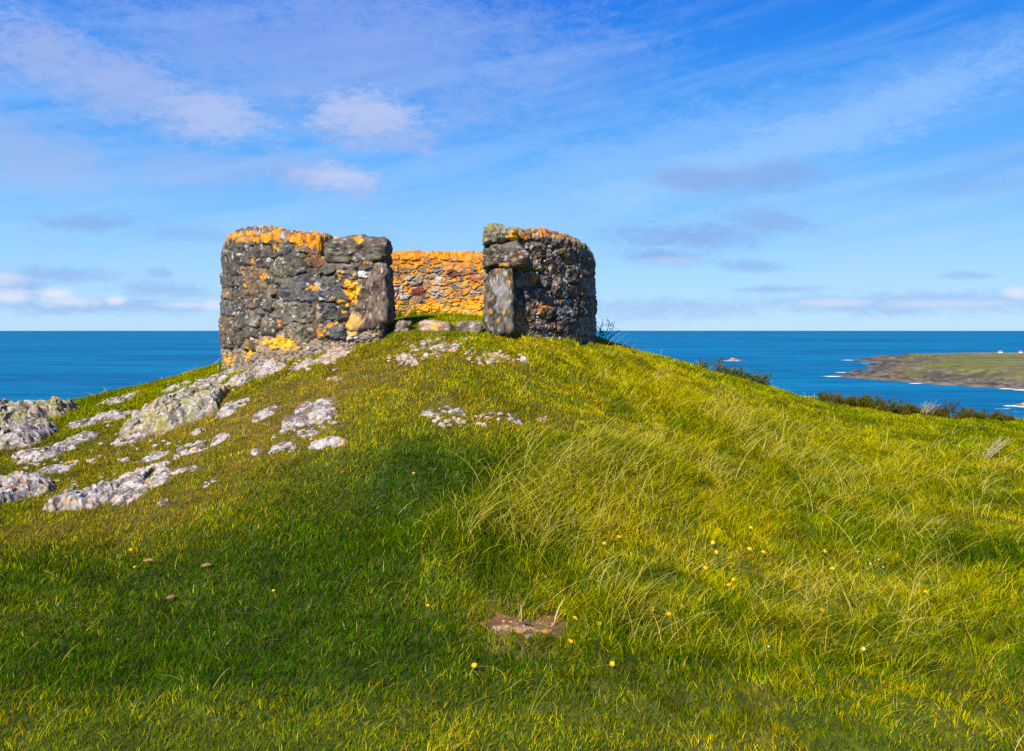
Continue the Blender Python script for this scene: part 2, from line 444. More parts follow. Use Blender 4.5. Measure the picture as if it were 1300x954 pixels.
def foam_coast(x, y):
    s = poly_sd(x, y, coast)
    w = np.exp(-((s + 2) / 3.5) ** 2) * (.04 + .45 * fbm2(x, y, 38., 3, 71))
    for (u, v, r, a) in ((1058, 478.6, 14, 1.0), (1068, 473.5, 10, .9), (1078, 457.8, 16, 1.0), (1098, 461.8, 12, .7), (1163, 487.6, 9, .9), (1278, 494.5, 8, 1.0), (1297, 496, 9, 1.1), (1240, 492.3, 6, .6)):
        p = sea_pt(u, v); w = np.maximum(w, a * np.exp(-(((x - p[0]) / r) ** 2 + ((y - p[1]) / (r * .8)) ** 2)) * (s < 6))
    return np.clip(w, 0, 1)
surf_sheet("surf_foam", 300, 860, 640, 1500, 2.5, foam_coast)

# ------------------------------------------------------------------ rock builder
_ico = {}
def ico(n):
    if n not in _ico:
        bm = bmesh.new(); bmesh.ops.create_icosphere(bm, subdivisions=n, radius=1)
        _ico[n] = (np.array([v.co[:] for v in bm.verts]), np.array([[v.index for v in f.verts] for f in bm.faces]))
        bm.free()
    return _ico[n]

PAL = {
    'pale': dict(a=(.345, .315, .30), b=(.10, .085, .078), g=.02, o=.02, w=.34),
    'green': dict(a=(.33, .31, .26), b=(.13, .115, .10), g=.56, o=.0, w=.25),
    'grey': dict(a=(.31, .28, .275), b=(.11, .095, .095), g=.20, o=.02, w=.28),
    'warm': dict(a=(.40, .31, .25), b=(.20, .14, .11), g=-.1, o=-.05, w=.15),
    'orange': dict(a=(.32, .20, .12), b=(.13, .075, .045), g=-.2, o=.22, w=.12),
    'dark': dict(a=(.115, .103, .085), b=(.036, .032, .028), g=.0, o=-.6, w=.02),
    'slab': dict(a=(.15, .115, .085), b=(.045, .032, .026), g=-.1, o=-.3, w=.12),
    'mottle': dict(a=(.115, .10, .078), b=(.030, .026, .021), g=.0, o=-.02, w=.20),
    'step': dict(a=(.22, .185, .14), b=(.10, .08, .062), g=.0, o=-.6, w=.06),
    'mossy': dict(a=(.24, .23, .17), b=(.10, .095, .07), g=.40, o=-.6, w=.10),
}
def rock_colors(P, pal, seed, up=None):
    p = PAL[pal]
    n1 = fbm(P * 9, 4, seed); n2 = fbm(P * 34, 3, seed + 9); n3 = fbm(P * 5, 3, seed + 17)
    c = lerp(np.array(p['b']), np.array(p['a']), sstep(-.5, .25, n1 + .55 * n2))
    f1, f2, _ = voro(P * 9 + 1.2 * n1[:, None], seed + 3)
    crack = 1 - sstep(0, .07, f2 - f1)
    c = c * (1 - .7 * crack * (n3 > -.1))[:, None]
    c = lerp(c, np.array([.17, .10, .06]), sstep(.35, .6, fbm(P * 13 + 1, 4, seed + 61)) * .6)
    gm = sstep(.1, .5, fbm(P * 11 + 3, 5, seed + 31, .6) + (p['g'] - .35) * 1.2)
    c = lerp(c, np.array([.20, .185, .035]) * (1 + .45 * n2)[:, None], gm * .8)
    wm = sstep(.30, .5, fbm(P * 18 + 9, 4, seed + 41, .6) + (p['w'] - .3))
    c = lerp(c, np.array([.46, .435, .425]), wm * .7)
    om = sstep(.62, .74, fbm(P * 17 + 5, 4, seed + 51, .6) + p['o'])
    c = lerp(c, np.array([.60, .25, .03]) * (1 + .4 * n2)[:, None], om * .85)
    return c

def lump(center, size, rot=0., tilt=(0., 0.), sub=4, seed=1, facets=9, rough=.10, flat=.72, pal='pale', cube=2.0):
    """one faceted boulder lump in world coordinates"""
    V, Fc = ico(sub)
    r = np.random.RandomState(seed)
    P = V.copy()
    if cube > 2: P = P / (np.abs(P) ** cube).sum(1)[:, None] ** (1 / cube)
    for _ in range(facets):
        d = r.normal(size=3); d[2] = abs(d[2]) * .8; d /= np.linalg.norm(d)
        off = r.uniform(.5, .85)
        k = np.maximum(0, P @ d - off); P = P - k[:, None] * d * .97
    d = np.array([.06 * r.normal(), .06 * r.normal(), 1.]); d /= np.linalg.norm(d)
    k = np.maximum(0, P @ d - flat); P = P - k[:, None] * d * .85
    size = np.array(size, float)
    nrm = V / size; nrm /= np.linalg.norm(nrm, axis=1)[:, None]
    P = P * size
    s = float(np.cbrt(np.prod(size)))
    off = r.uniform(0, 50, 3)
    q = P / s
    rid = 1 - np.abs(fbm(q * 1.6 + off, 4, seed))
    dis = rough * s * (fbm(q * 1.1 + off, 4, seed + 3) + .9 * (rid - .7)) + rough * .35 * s * fbm(q * 6 + off, 3, seed + 5)
    f1, f2, idv = voro(q * 1.9 + off + .25 * fbm(q * 3 + off, 2, seed)[:, None], seed + 7)
    dis = dis + rough * .8 * s * (idv - .5) - rough * .9 * s * (1 - sstep(0, .12, f2 - f1))
    P = P + nrm * dis[:, None]
    M = (Matrix.Rotation(rot, 3, 'Z') @ Matrix.Rotation(tilt[0], 3, 'X') @ Matrix.Rotation(tilt[1], 3, 'Y'))
    P = P @ np.array(M).T + np.array(center)
    return P, None, Fc, rock_colors(P, pal, seed)

FOOT = []      # footprints that keep the grass off: x, y, rx, ry, rot
def rock_obj(name, label, cat, lumps, group=None, mat=None):
    V, Q, T, C = join(lumps)
    base = np.array([V[:, 0].mean(), V[:, 1].mean(), V[:, 2].min()])
    o = link(name, mesh_np(name, V - base, Q, T, C), mat or M_ROCK, loc=base)
    tag(o, label, cat, group, 'thing'); return o

def voro2(x, y, seed):
    ix, iy = np.floor(x), np.floor(y)
    f1 = np.full(len(x), 9.); f2 = np.full(len(x), 9.); idv = np.zeros(len(x)); ax = np.zeros(len(x)); ay = np.zeros(len(x))
    for dx in (-1, 0, 1):
        for dy in (-1, 0, 1):
            c0, c1 = ix + dx, iy + dy; zz = c0 * 0
            q0 = c0 + .5 + (_h(c0, c1, zz, seed) - .5) * .9; q1 = c1 + .5 + (_h(c0, c1, zz, seed + 1) - .5) * .9
            d = np.hypot(x - q0, y - q1); m = d < f1
            f2 = np.where(m, f1, np.minimum(f2, d)); idv = np.where(m, _h(c0, c1, zz, seed + 2), idv)
            ax = np.where(m, x - q0, ax); ay = np.where(m, y - q1, ay); f1 = np.where(m, d, f1)
    return f1, f2, idv, ax, ay

def outcrop(u0, u1, v0, v1, pal, seed, step=.35, tall=False, hs=1.):
    """weathered bedrock breaking through the turf, fitted to where it stands"""
    uc = (u0 + u1) / 2
    pn = hit(uc, v1); yn = pn[1]
    pf = hit(uc, v1 - (.55 if tall else .80) * (v1 - v0)); s_ = yn / F; w = (u1 - u0) * s_
    dpt = float(np.clip(pf[1] - yn, .35 * w, 1.3 * w))
    ym = yn + dpt * .55; s_ = ym / F; w = (u1 - u0) * s_
    xm = (uc - 650) / F * ym
    ym2 = yn + dpt * .62; Ht = float(np.clip(-(v0 - HV) / F * ym2 - float(H((uc - 650) / F * ym2, ym2)[0]), .12 * (v1 - v0) * s_, (.25 if tall else .12) * min(w, dpt * 1.2))) * hs
    res = float(np.clip(w / 90, .006, .014))
    ax = np.arange(-.72 * w, .72 * w, res); ay = np.arange(-.80 * dpt, .80 * dpt, res * .55)
    X, Y = np.meshgrid(ax, ay); x, y = X.ravel() + xm, Y.ravel() + ym
    lx, ly = X.ravel() / (w / 2), Y.ravel() / (dpt / 2)
    P = np.column_stack([x, y, np.full(len(x), seed * 3.1)])
    big = max(w, .2)
    n1 = fbm(P * (2.2 / big), 4, seed); n2 = fbm(P * (2.2 / big) + 30, 4, seed + 1); n3 = fbm(P * (7 / big), 4, seed + 2)
    lx = lx + .34 * n1 + .13 * n3; ly = ly + .46 * n2 + .16 * n3
    m = 1.04 - (np.abs(lx) ** 2.3 + np.abs(ly) ** 2.3) ** (1 / 2.3)
    if not tall: m = np.minimum(m, .55 + 1.1 * fbm(P * (4.5 / big) + 60, 4, seed + 41)) + .02
    cs = float(np.clip(w * step, .07, .32)); ca, sa = math.cos(.5 + seed), math.sin(.5 + seed)
    wx, wy = (x * ca + y * sa) / cs + .35 * n3, (-x * sa + y * ca) / (cs * .62) + .35 * n1
    f1, f2, idv, axv, ayv = voro2(wx, wy, seed)
    g1, g2, jd, bxv, byv = voro2(wx * 2.7 + .3 * n3, wy * 2.7, seed + 5)
    cell = .78 + .36 * idv + (idv * 7 % 1 - .5) * .5 * axv + (idv * 13 % 1 - .35) * .45 * ayv
    cell = cell + .13 * (jd - .5) + .12 * ((jd * 9 % 1) - .5) * bxv * 2 + .12 * byv * (jd * 5 % 1)
    crack = 1 - sstep(0, .10, f2 - f1); crack2 = 1 - sstep(0, .12, g2 - g1)
    em = np.clip(m / (.65 if tall else .5), 0, 1); edge = (1 - (1 - em) ** 2) ** .85
    h = Ht * edge * np.clip(cell, .15, 1.3) * .98
    h = h - Ht * edge * (.28 * crack + .10 * crack2) + (.05 * Ht + .004) * fbm(P * 24, 4, seed + 8) * edge
    cut = np.where(m > 0, 0, np.clip(-m * 1.2, 0, 1)) * (.05 + .3 * Ht)
    z = H(x, y) - .012 + h - cut - (m < 0) * .01
    nx_, ny_ = fbm(np.column_stack([x, y, z]) * (5 / big ** .5), 3, seed + 11), fbm(np.column_stack([x, y, z]) * (5 / big ** .5) + 17, 3, seed + 12)
    x2 = x + nx_ * Ht * .22 * edge; y2 = y + (ny_ * .22 - .15) * Ht * edge
    q3 = np.column_stack([x2, y2, z]) * 15.; a3 = min(.028, .12 * Ht + .004) * edge
    x2 = x2 + a3 * fbm(q3, 3, seed + 21); y2 = y2 + a3 * fbm(q3 + 9, 3, seed + 22); z = z + a3 * .6 * fbm(q3 + 21, 3, seed + 23)
    V = np.column_stack([x2, y2, z]); ny, nx = X.shape; idx = np.arange(ny * nx).reshape(ny, nx)
    q = np.stack([idx[:-1, :-1].ravel(), idx[:-1, 1:].ravel(), idx[1:, 1:].ravel(), idx[1:, :-1].ravel()], 1)
    kk = m.reshape(ny, nx) > -.5
    q = q[(kk[:-1, :-1] & kk[:-1, 1:] & kk[1:, 1:] & kk[1:, :-1]).ravel()]
    C = rock_colors(V * 1.5, pal, seed)
    C = C * (1 - .5 * crack * edge)[:, None]
    C = lerp(C, np.array([.16, .10, .05]), (1 - sstep(.0, .12, m)) * .85)       # earth and moss at the foot
    used = np.unique(q); remap = -np.ones(len(V), int); remap[used] = np.arange(len(used))
    mm = m + .10 * fbm(P * 14, 3, seed + 31) > .13; FOOTM.append((x[mm], y[mm]))
    return V[used], remap[q], None, C[used]

FOOTM = []
def rock_px(name, label, cat, u0, u1, v0, v1, pal='pale', n=None, seed=1, hf=.8, df=.85, slope=0., facets=9, rough=.11, group=None, sub=None, flat=.75):
    if (u1 - u0) > 21:
        tall = name == "boulder"
        return rock_obj(name, label, cat, [outcrop(u0, u1, v0, v1, pal, seed + 100, .5 if tall else .3, tall)], group)
    uc = (u0 + u1) / 2
    p = hit(uc, v1); y = p[1]; s = y / F
    w = (u1 - u0) * s; h = (v1 - v0) * s * .8
    r = np.random.RandomState(seed * 7 + 3)
    dd = max(h * .7, w * .4)
    L = lump((p[0], y + dd * .6, p[2] + h * .12), (w * .55, dd, h * .85), r.uniform(-.4, .4), (r.uniform(-.2, .2), r.uniform(-.25, .25)), 4, seed * 13, 16, .12, .7, pal, 3)
    FOOT.append((p[0], y + dd * .6, w * .45, dd * .8, 0.))
    return rock_obj(name, label, cat, [L], group)

# ------------------------------------------------------------------ the round hut
def outer_pt(phi, r=RO):
    return HC + r * np.array([math.sin(phi), -math.cos(phi)])

PHI_R = math.radians(31.0); PHI_L = math.radians(359.4)
HALF = TH / 2; RM = RO - HALF
P_out, P_med, P_nrm, P_phi, P_kind = [], [], [], [], []
def add_arc(r, a0, a1, sign, spacing_fn):
    a = a0
    sgn = 1 if a1 > a0 else -1
    while (a1 - a) * sgn > 0:
        p = outer_pt(a, r); P_out.append(p); ac = min(max(a, PHI_R + HALF / RM), PHI_L - HALF / RM)
        P_med.append(outer_pt(ac, RM)); P_nrm.append(np.array([math.sin(a), -math.cos(a)]) * sign)
        P_phi.append(a); P_kind.append(0 if sign > 0 else 1)
        a += sgn * spacing_fn(math.degrees(a)) / r
def add_end(phi, to_in):
    """corner - jamb - corner at a cut end"""
    t = np.array([math.cos(phi), math.sin(phi)]) * (1 if phi > 3 else -1)     # pointing into the opening
    n = np.array([math.sin(phi), -math.cos(phi)])
    fr = .06
    pts = []
    for k in np.linspace(0, 1, 9): pts.append((HALF - fr + fr * math.cos(k * math.pi / 2), -fr + fr * math.sin(k * math.pi / 2), math.cos(k * math.pi / 2), math.sin(k * math.pi / 2)))
    for k in np.linspace(HALF - fr, -HALF + fr, 44)[1:-1]: pts.append((k, 0, 0, 1))
    for k in np.linspace(0, 1, 9): pts.append((-(HALF - fr + fr * math.sin(k * math.pi / 2)), -fr + fr * math.cos(k * math.pi / 2), -math.sin(k * math.pi / 2), math.cos(k * math.pi / 2)))
    if not to_in: pts = pts[::-1]
    c0 = outer_pt(phi, RM)
    ac = PHI_L - HALF / RM if phi > 3 else PHI_R + HALF / RM
    mc = outer_pt(ac, RM)
    for a, b_, na, nb in pts:
        P_out.append(c0 + n * a + t * b_); P_med.append(mc); nn = n * na + t * nb
        P_nrm.append(nn / np.linalg.norm(nn)); P_phi.append(phi); P_kind.append(2)
fo = .06 / RO; fi = .06 / RI
sp_out = lambda d: .0075 if (d < 112 or d > 250) else .03
sp_in = lambda d: .010 if 145 < d < 215 else .02
add_arc(RO, PHI_R + fo, PHI_L - fo, 1, sp_out)
add_end(PHI_L, True)
add_arc(RI, PHI_L - fi, PHI_R + fi, -1, sp_in)
add_end(PHI_R, False)
P_out, P_med, P_nrm, P_phi, P_kind = map(np.array, (P_out, P_med, P_nrm, P_phi, P_kind))
deg = np.degrees(P_phi)
TOPK = [(24, .78), (31, .80), (34, .95), (45, .965), (58, .955), (68, .92), (78, .85), (90, .79), (110, .85), (140, .98), (180, 1.02), (230, 1.0), (270, .90), (285, .95), (305, .985), (322, .955),
        (334, .89), (341.5, .86), (342.5, .66), (360, .64)]
ztop = np.interp(deg, [a for a, _ in TOPK], [b for _, b in TOPK])
zbase = H(P_out[:, 0], P_out[:, 1]) - .22
NT = len(P_out); NS = 170; RIM = 16; TOPN = 20
rows = []; nrm_rows = []; wtop = []
rim = .085
for j in range(NS):
    t = j / (NS - 1); zz = zbase + (ztop - rim - zbase) * t
    rows.append(np.column_stack([P_out, zz])); nrm_rows.append(np.column_stack([P_nrm, np.zeros(NT)])); wtop.append(np.zeros(NT))
for j in range(1, RIM + 1):
    a = j / RIM * math.pi / 2
    rows.append(np.column_stack([P_out - P_nrm * rim * (1 - math.cos(a)), ztop - rim + rim * math.sin(a)]))
    nrm_rows.append(np.column_stack([P_nrm * math.cos(a), np.full(NT, math.sin(a))])); wtop.append(np.full(NT, j / RIM))
Pin = P_out - P_nrm * rim
for j in range(1, TOPN + 1):
    t = j / TOPN
    p = Pin * (1 - t) + P_med * t
    rows.append(np.column_stack([p, ztop + .03 * math.sin(t * math.pi / 2)]))
    nrm_rows.append(np.column_stack([np.zeros((NT, 2)), np.ones(NT)])); wtop.append(np.ones(NT))
WV = np.concatenate(rows); WN = np.concatenate(nrm_rows); WT = np.concatenate(wtop)
NR = len(rows)
kindv = np.tile(P_kind, NR); phiv = np.tile(deg, NR)
U = 650 + F * WV[:, 0] / WV[:, 1]; Vv = HV - F * WV[:, 2] / WV[:, 1]

def Z1(l):   # stones of the left wall, measured on an enlargement
    return [(260 + (a + b_) / 2 / 4.542, 270 + (c_ + d_) / 2 / 4.542, (b_ - a) / 2 / 4.542, (d_ - c_) / 2 / 4.542, ang, col) for a, b_, c_, d_, ang, col in l]
def Z2(l):
    return [(470 + (a + b_) / 2 / 4.194, 270 + (c_ + d_) / 2 / 4.194, (b_ - a) / 2 / 4.194, (d_ - c_) / 2 / 4.194, ang, col) for a, b_, c_, d_, ang, col in l]
DK, BL, BR_, GR, RD, WH = (.070, .062, .054), (.068, .069, .074), (.125, .085, .055), (.14, .122, .10), (.12, .055, .035), (.45, .42, .40)
S_left = Z1([(375, 580, 240, 385, 0, DK), (580, 700, 240, 315, 5, RD), (408, 792, 355, 520, -3, BL), (385, 615, 515, 645, 3, GR), (618, 665, 515, 560, 0, BR_),
    (668, 755, 505, 625, 0, BL), (660, 772, 300, 355, 0, DK), (765, 868, 305, 382, 0, GR), (865, 972, 290, 335, 0, DK), (883, 932, 335, 375, 0, WH), (235, 348, 310, 480, 4, BR_),
    (100, 192, 232, 355, 8, DK), (192, 252, 235, 300, 0, DK), (258, 422, 190, 262, 0, DK), (420, 527, 193, 240, 0, BL), (527, 680, 178, 240, 0, BR_), (350, 412, 350, 420, 0, DK),
    (375, 425, 420, 480, 0, BR_), (310, 397, 480, 560, 10, DK), (165, 235, 490, 560, 0, BL), (100, 150, 505, 590, 0, BL), (225, 310, 560, 660, 0, GR), (228, 302, 660, 722, 0, DK),
    (158, 225, 590, 680, 0, DK), (288, 335, 555, 590, 0, BL), (452, 590, 640, 722, 5, GR), (588, 692, 642, 722, 0, BR_), (692, 805, 640, 722, 0, BL), (775, 822, 548, 612, 0, DK),
    (320, 412, 655, 705, 0, DK), (98, 165, 600, 700, 0, BR_), (145, 205, 370, 425, 0, DK), (100, 150, 365, 440, 0, DK), (100, 150, 445, 500, 0, BR_), (590, 658, 320, 355, 0, DK), (790, 850, 385, 432, 0, DK),
    (130, 240, 170, 228, 20, DK), (260, 375, 130, 185, 5, BR_), (380, 490, 118, 185, 8, GR), (500, 620, 130, 178, 0, DK), (630, 680, 110, 145, 0, DK), (300, 370, 262, 320, 0, DK),
    (155, 230, 430, 485, 0, DK), (240, 300, 500, 555, 0, BR_), (150, 220, 700, 770, 0, DK), (228, 280, 730, 790, 0, BR_), (820, 880, 690, 730, 0, WH), (640, 700, 580, 630, 0, GR), (105, 150, 710, 780, 0, DK)])
S_right = Z2([(690, 935, 160, 308, 8, BR_), (762, 892, 310, 395, 0, GR), (640, 760, 300, 430, 0, GR), (785, 912, 400, 500, 0, DK), (640, 760, 440, 590, 0, GR), (750, 895, 505, 590, 0, BR_), (905, 962, 322, 402, 0, DK),
    (968, 1042, 345, 455, 0, DK), (988, 1105, 458, 562, 0, BL), (1045, 1112, 285, 372, 0, DK), (1110, 1182, 245, 335, 0, BR_), (1118, 1195, 350, 448, 0, GR), (1108, 1200, 455, 545, 0, DK),
    (1000, 1092, 568, 640, 0, DK), (885, 990, 505, 560, 0, BR_), (1000, 1105, 185, 240, 20, BR_), (930, 1035, 210, 315, 0, DK), (780, 860, 85, 145, 0, DK), (865, 960, 95, 155, 5, GR), (960, 1060, 120, 180, 12, BR_),
    (1060, 1140, 165, 225, 25, GR), (1105, 1195, 560, 650, 0, GR), (900, 960, 410, 495, 0, BR_), (1050, 1115, 390, 445, 0, GR), (895, 990, 570, 620, 0, DK)])

P3 = WV.copy()
wob = np.stack([fbm(P3 * 9, 3, 101), fbm(P3 * 9 + 40, 3, 102)], 1)
wob2 = np.stack([fbm(P3 * 28, 2, 103), fbm(P3 * 28 + 40, 2, 104)], 1)
best = np.full(len(WV), 9.0); sec = np.full(len(WV), 9.0); sid = np.full(len(WV), -1)
front = (kindv == 0) & ((phiv < 115) | (phiv > 245))
Uw = U + 2.4 * wob[:, 0] + 1.0 * wob2[:, 0]; Vw = Vv + 2.4 * wob[:, 1] + 1.0 * wob2[:, 1]
allst = S_left + S_right
shr = np.random.RandomState(8).uniform(-.22, .22, (len(allst), 2))
for k, (su, sv, sw, sh, ang, col) in enumerate(allst):
    a = math.radians(ang); du = Uw - su; dv = Vw - sv
    x = (du * math.cos(a) + dv * math.sin(a)) / (sw + .8); y = (-du * math.sin(a) + dv * math.cos(a)) / (sh + .8)
    x, y = x + shr[k, 0] * y, y + shr[k, 1] * x
    f = (np.abs(x) ** 5.5 + np.abs(y) ** 5.5) ** (1 / 5.5)
    f = np.where(front, f, 9)
    mk = f < best; sec = np.where(mk, best, np.minimum(sec, f)); best = np.where(mk, f, best); sid = np.where(mk, k, sid)
# filler and unseen masonry: cells, flatter than wide
# (surface coordinates: angle, height, and depth for the top)
q = np.column_stack([WV[:, 0], WV[:, 1], WV[:, 2] * 1.5])
isback = (kindv == 1)
w_q = .22 * np.stack([fbm(P3 * 6, 2, 110), fbm(P3 * 6 + 9, 2, 111), fbm(P3 * 6 + 19, 2, 112)], 1)
f1a, f2a, ida = voro(q * 8.2 + w_q, 120)                     # ~ 12 cm stones
f1b, f2b, idb = voro(q * 19 + w_q * 2, 130)                   # ~ 5 cm stones
big = sstep(.02, .16, f2a - f1a) ; sml = sstep(.02, .22, f2b - f1b)
fine = fbm(P3 * 22, 4, 140); med = fbm(P3 * 7, 3, 141)
# displacement
gap_d = -.028 + .022 * sml * (.4 + idb) + .004 * fine
cell_d = -.022 + .022 * big * (.6 + .7 * ida) + .007 * fine + .005 * sml
inside = sstep(1.10, .97, best); joint = 1 - sstep(.02, .15, sec - best)
rs2 = np.random.RandomState(5); soff = rs2.uniform(-.007, .010, len(allst)); stx = rs2.uniform(-1, 1, (len(allst), 2))
sidc = np.clip(sid, 0, None)
su = np.array([s[0] for s in allst])[sidc]; sv = np.array([s[1] for s in allst])[sidc]; sw = np.array([s[2] for s in allst])[sidc]; sh = np.array([s[3] for s in allst])[sidc]
tiltd = .010 * (stx[sidc, 0] * (U - su) / sw + stx[sidc, 1] * (Vv - sv) / sh)
stone_d = soff[sidc] + .010 + np.clip(tiltd, -.015, .015) + .013 * fine + .009 * med + .006 * fbm(P3 * 60, 2, 147) - .010 * np.clip(best, 0, 1) ** 7 - .012 * sstep(.14, 0, np.abs(fbm(P3 * 8 + 5, 4, 148)))
use_list = front & (WT < .75)
disp = np.where(use_list, gap_d + (stone_d - gap_d) * inside * (1 - .95 * joint * (best > .5)), cell_d)
disp = disp + .014 * fbm(P3 * 2.3, 3, 145)
disp = disp * sstep(0, .04, np.linalg.norm(WV[:, :2] - np.tile(P_med, (NR, 1)), axis=1) + .01 * (WT < .99) + .02)
topbump = (WT > .3) * (.016 * (big - .4) * (.3 + ida) + .012 * fine)
WV2 = WV + WN * disp[:, None]; WV2[:, 2] += topbump
# colours
pal6 = np.array([DK, BL, BR_, GR, DK, (.11, .105, .10)])
ccell = pal6[(ida * 5.99).astype(int)] * (1 + .3 * fine)[:, None]
backpal = np.array([(.12, .11, .10), (.2, .17, .14), (.09, .09, .09), (.26, .22, .18), (.15, .11, .08), (.1, .1, .105)])
ccell_b = backpal[(ida * 5.99).astype(int)] * (1 + .3 * fine)[:, None]
ccell = np.where(isback[:, None], ccell_b, ccell)
mortar = np.array([.25, .185, .135])
cfill = lerp(np.tile(mortar, (len(WV), 1)), pal6[(idb * 5.99).astype(int)] * 1.25, (sml > .55) * (idb > .35) * .9)
cfill = cfill * (1 + .25 * fine)[:, None]
cst = np.array([s[5] for s in allst])[sidc] * (1 + .62 * fine + .25 * med)[:, None]
c = np.where(use_list[:, None], lerp(cfill, cst, inside), lerp(np.tile(mortar * .8, (len(WV), 1)), ccell, big))
c = lerp(c, np.array([.014, .012, .010]), np.where(use_list, .85 * np.maximum(joint * (best > .5) * (best < 1.1), 0), 0))
c = lerp(c, np.array([.03, .027, .024]), np.where(use_list, .8 * sstep(.99, 1.07, best) * sstep(1.22, 1.08, best), 0))
# brown weathering on the right-hand wall, paler specks everywhere
rw = front & (phiv < 115)
c = np.where(rw[:, None], lerp(c, np.array([.16, .075, .028]), sstep(-.1, .5, fbm(P3 * 6, 4, 150)) * .6), c)
spk = sstep(.68, .78, fbm(P3 * 24, 3, 151) + .16 * rw + .22 * rw * sstep(420, 440, Vv + 30 * med))
c = lerp(c, np.array([.42, .42, .41]), spk * .75)
gl = sstep(.3, .6, fbm(P3 * 9, 4, 152)) * .35
c = lerp(c, np.array([.13, .125, .06]), gl)
# orange lichen
on = fbm(P3 * 10, 4, 160); on2 = fbm(P3 * 30, 3, 161)
om = np.zeros(len(WV)) - .55
blobs = [(448, 370, 9, 16, .95, -22), (353, 436, 20, 7, 1.0, 0), (288, 457, 6, 7, .8, 0), (383, 306, 18, 6, .75, 0), (398, 310, 10, 9, .9, 0), (322, 303, 40, 5, .7, 0), (338, 351, 4, 4, .8, 0), (321, 330, 3, 5, .6, 0),
         (352, 411, 8, 4, .6, 0), (408, 421, 8, 6, .7, 0), (422, 412, 10, 4, .7, 0), (313, 364, 3, 5, .5, 0), (444, 424, 6, 3, .7, 0), (437, 385, 8, 5, .7, 0), (455, 306, 4, 4, .6, 0), (317, 451, 6, 6, .6, 0), (398, 365, 10, 3, .5, 0),
         (662, 300, 26, 5, .8, 6), (700, 296, 20, 4, .8, 15), (730, 312, 14, 4, .7, 30), (676, 354, 5, 6, .6, 30), (660, 405, 12, 8, .65, 0), (690, 392, 14, 6, .5, 0), (675, 330, 22, 14, .25, 0), (705, 340, 20, 30, .25, 0), (640, 310, 6, 14, .4, 0),
         (655, 420, 12, 5, .6, 0), (720, 400, 14, 20, .2, 0)]
for (bu, bv, bw, bh, amt, ang) in blobs:
    a = math.radians(ang); du = U - bu; dv = Vv - bv
    x = (du * math.cos(a) + dv * math.sin(a)) / bw; y = (-du * math.sin(a) + dv * math.cos(a)) / bh
    om = np.where(front, np.maximum(om, amt * np.exp(-(x * x + y * y) * .6) * 1.7 - .6), om)
om = om + np.where(WT > .2, np.where(phiv < 115, .12, .40), 0)
zb = WV[:, 2]
om = np.where(isback, .15 + .6 * sstep(.72, .98, zb + .06 * med) + .45 * sstep(.48, .25, zb + .08 * med), om)
om = np.where(kindv == 2, -.6, om)
ol = sstep(-.02, .16, om - .10 * (kindv == 0) * (WT < .2) + .42 * on + .75 * on2 + .25 * fbm(P3 * 55, 2, 163) - .14)
ocol = lerp(np.array([.42, .135, .006]), np.array([.58, .25, .008]), sstep(-.3, .5, on2 + on * .5))
ocol = np.where((sstep(.42, .25, zb) > .3)[:, None] & isback[:, None], np.array([.62, .30, .006]), ocol)
ocol = np.where((front & (phiv < 115))[:, None], np.array([.30, .125, .02]) * (1 + .5 * on2)[:, None], ocol)
ye_f = front & (((U > 425) & (U < 470) & (Vv > 345)) | (Vv > 425))
ocol = np.where(ye_f[:, None], np.array([.68, .34, .008]), ocol)
c = lerp(c, ocol * (1 + .22 * fine)[:, None], ol * .95)
# a few coloured stones of the back wall
for (bu, bv, bw, bh, cc) in ((577, 348, 9, 5, (.12, .045, .035)), (530, 370, 9, 5, (.15, .04, .035)), (557, 356, 5, 5, (.38, .35, .32)), (505, 366, 9, 5, (.3, .26, .22)),
                             (525, 357, 11, 5, (.22, .2, .16)), (552, 373, 6, 6, (.3, .27, .24)), (510, 376, 9, 5, (.33, .3, .27)), (558, 344, 7, 5, (.16, .14, .12)), (600, 355, 8, 5, (.3, .11, .05))):
    f = (np.abs((Uw - bu) / bw) ** 3 + np.abs((Vw - bv) / bh) ** 3) ** (1 / 3)
    k = isback & (WV[:, 1] > 11)
    c = np.where(k[:, None], lerp(c, np.array(cc) * (1 + .3 * fine)[:, None], sstep(1.05, .9, f)), c)
    WV2 = WV2 + WN * (np.where(k, sstep(1.1, .85, f) * .014, 0))[:, None]
idx = np.arange(NR * NT).reshape(NR, NT)
a0 = idx[:-1]; a1 = idx[1:]
quads = np.stack([a0.ravel(), np.roll(a0, -1, 1).ravel(), np.roll(a1, -1, 1).ravel(), a1.ravel()], 1)
hb = np.array([HC[0], HC[1], float(H(HC[0], HC[1])[0])])
hut = tag(empty("stone_lookout", hb), "ruined round stone hut with a doorway gap and orange lichen on the mound", "ruin")
link("wall", mesh_np("wall", WV2 - hb, quads, None, c), M_WALL, hut)

